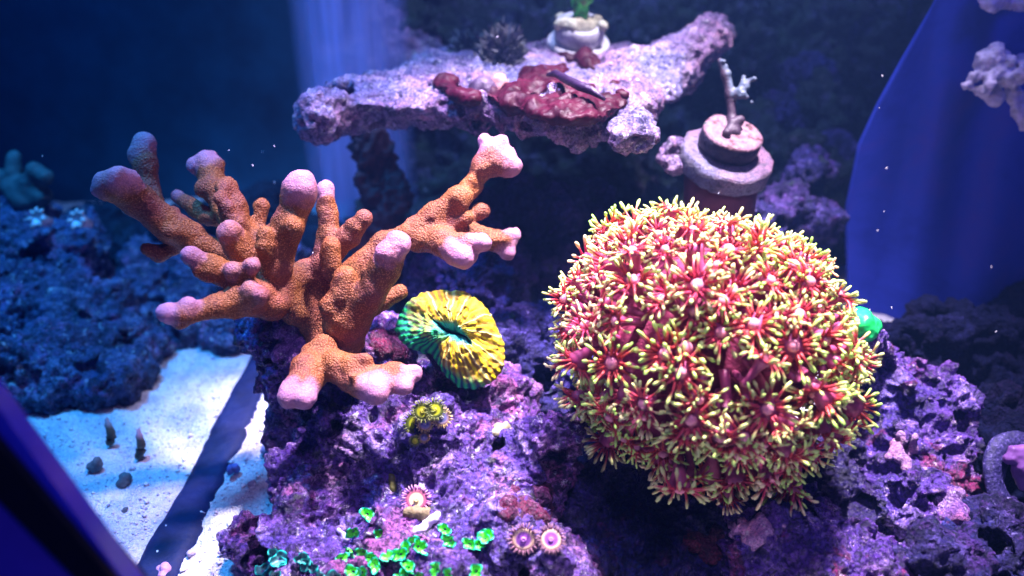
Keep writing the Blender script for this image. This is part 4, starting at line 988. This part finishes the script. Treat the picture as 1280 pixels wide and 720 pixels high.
def pebble(px, py, r, col, label):
    p = G(px, py); d = (p - np.array([0, 0, CAM_Z])) @ VIEW; s = d / F; f = Field(p - s * r * 2 - .003, p + s * r * 2 + .003, max(s * r / 9, .0004)); rg = np.random.default_rng(px)
    for k in range(5): f.ball(p + rg.normal(size=3) * s * r * .3 + np.array([0, 0, s * r * .3]), s * r * rg.uniform(.55, .9, 3), s * r * .3)
    V, Q = f.mesh(); tag(obj('pebble', rough(V, Q, s * r * .12, 1.2 / (s * r), px), Q, plain('pebble_stone', col, .6, .3, .3, 200, .0006)), label, 'pebble')
pebble(121, 585, 9, (.13, .13, .15), 'dark grey pebble on the blue lit sand, left of two')
pebble(157, 601, 9, (.12, .12, .14), 'dark grey pebble on the blue lit sand, right of two')
pebble(157, 638, 4, (.10, .11, .14), 'tiny dark pebble on the brightest blue sand')
pebble(291, 588, 7, (.10, .12, .40), 'blue pebble on the white sand right of the seam')
pebble(335, 566, 8, (.22, .20, .36), 'violet pebble on the white sand beside the purple rock')
pebble(315, 604, 5, (.32, .30, .44), 'small lilac pebble in the middle of the white sand')
pebble(238, 692, 5, (.36, .32, .48), 'small grey pebble on the white sand near the bottom edge')
pebble(278, 690, 4, (.50, .44, .60), 'pale pebble on the white sand left of the dark rock toe')
pebble(205, 716, 8, (.50, .28, .52), 'pink violet pebble where the seam meets the bottom edge')

# loose coarse grains on the sand
def grains():
    rg = np.random.default_rng(44); m = 9000; x = rg.uniform(-.42, .02, m); y = rg.uniform(.26, .66, m); r = rg.uniform(.0004, .0011, m) * (1 + 1.2 * (rg.random(m) > .95))
    oc = np.array([[1, 0, 0], [-1, 0, 0], [0, 1, 0], [0, -1, 0], [0, 0, .8], [0, 0, -.8]]); fq = np.array([[0, 2, 4], [2, 1, 4], [1, 3, 4], [3, 0, 4], [2, 0, 5], [1, 2, 5], [3, 1, 5], [0, 3, 5]])
    P3 = np.stack([x, y, np.zeros(m)], 1); P3[:, 2] = .0035 * fbm(P3, 12, 3, .5, 3) + .0013 * fbm(P3, 120, 3, .6, 5) + r * .4
    V = (P3[:, None] + (oc[None] * rg.uniform(.6, 1.4, (m, 6, 1))) * r[:, None, None]).reshape(-1, 3); Q = (fq[None] + 6 * np.arange(m)[:, None, None]).reshape(-1, 3)
    n = N('sand_grain'); cc = n.ramp(n.noise(260, 2, .7), [(.35, (.30, .26, .42)), (.5, (.72, .70, .78)), (.65, (.92, .90, .92))])
    o = stuff(obj('sand_grains', V, Q, n.done(cc, .7, .2))); o['label'] = 'loose coarse white grains scattered over the sand bed'; o['category'] = 'sand'
grains()
# specks drifting in the water
def specks():
    rg = np.random.default_rng(9); parts = []
    sp_ = [(328, 190), (343, 183), (316, 207), (286, 188), (343, 228), (1103, 95), (1108, 210), (1105, 264), (1097, 288), (672, 170)] + [(rg.uniform(20, 1260), rg.uniform(20, 420)) for i in range(14)]
    for px, py in sp_:
        d = rg.uniform(.36, .60); c = P(px, py, d); L = S(rg.uniform(.5, 2.0), d); a = RT * rg.uniform(-.5, 1) + UP * rg.uniform(.3, 1); a /= np.linalg.norm(a)
        parts.append(tube([c - a * L, c, c + a * L], [S(.2, d), S(.55, d), S(.2, d)], 5))
    V, Q = join(parts); o = stuff(obj('water_specks', V, Q, plain('white_speck', (.7, .72, .85), .5, .3))); o['label'] = 'tiny white specks drifting in the water'; o['category'] = 'specks'
specks()

# ------------------------------------------------------------------ the water's own haze
V, Q = box((0, .42, .15), (1.5, .98, .54)); o = stuff(obj('haze', V, Q, None, smooth=False))
hm = bpy.data.materials.new('blue_water'); hm.use_nodes = True; ht = hm.node_tree; ht.nodes.clear()
vol = ht.nodes.new('ShaderNodeVolumePrincipled'); out = ht.nodes.new('ShaderNodeOutputMaterial'); ht.links.new(vol.outputs[0], out.inputs['Volume'])
vol.inputs['Color'].default_value = (.16, .36, 1.0, 1); vol.inputs['Density'].default_value = HAZE; vol.inputs['Anisotropy'].default_value = .3
o.data.materials.append(hm); o['label'] = 'faint blue haze of the tank water'; o['category'] = 'water'
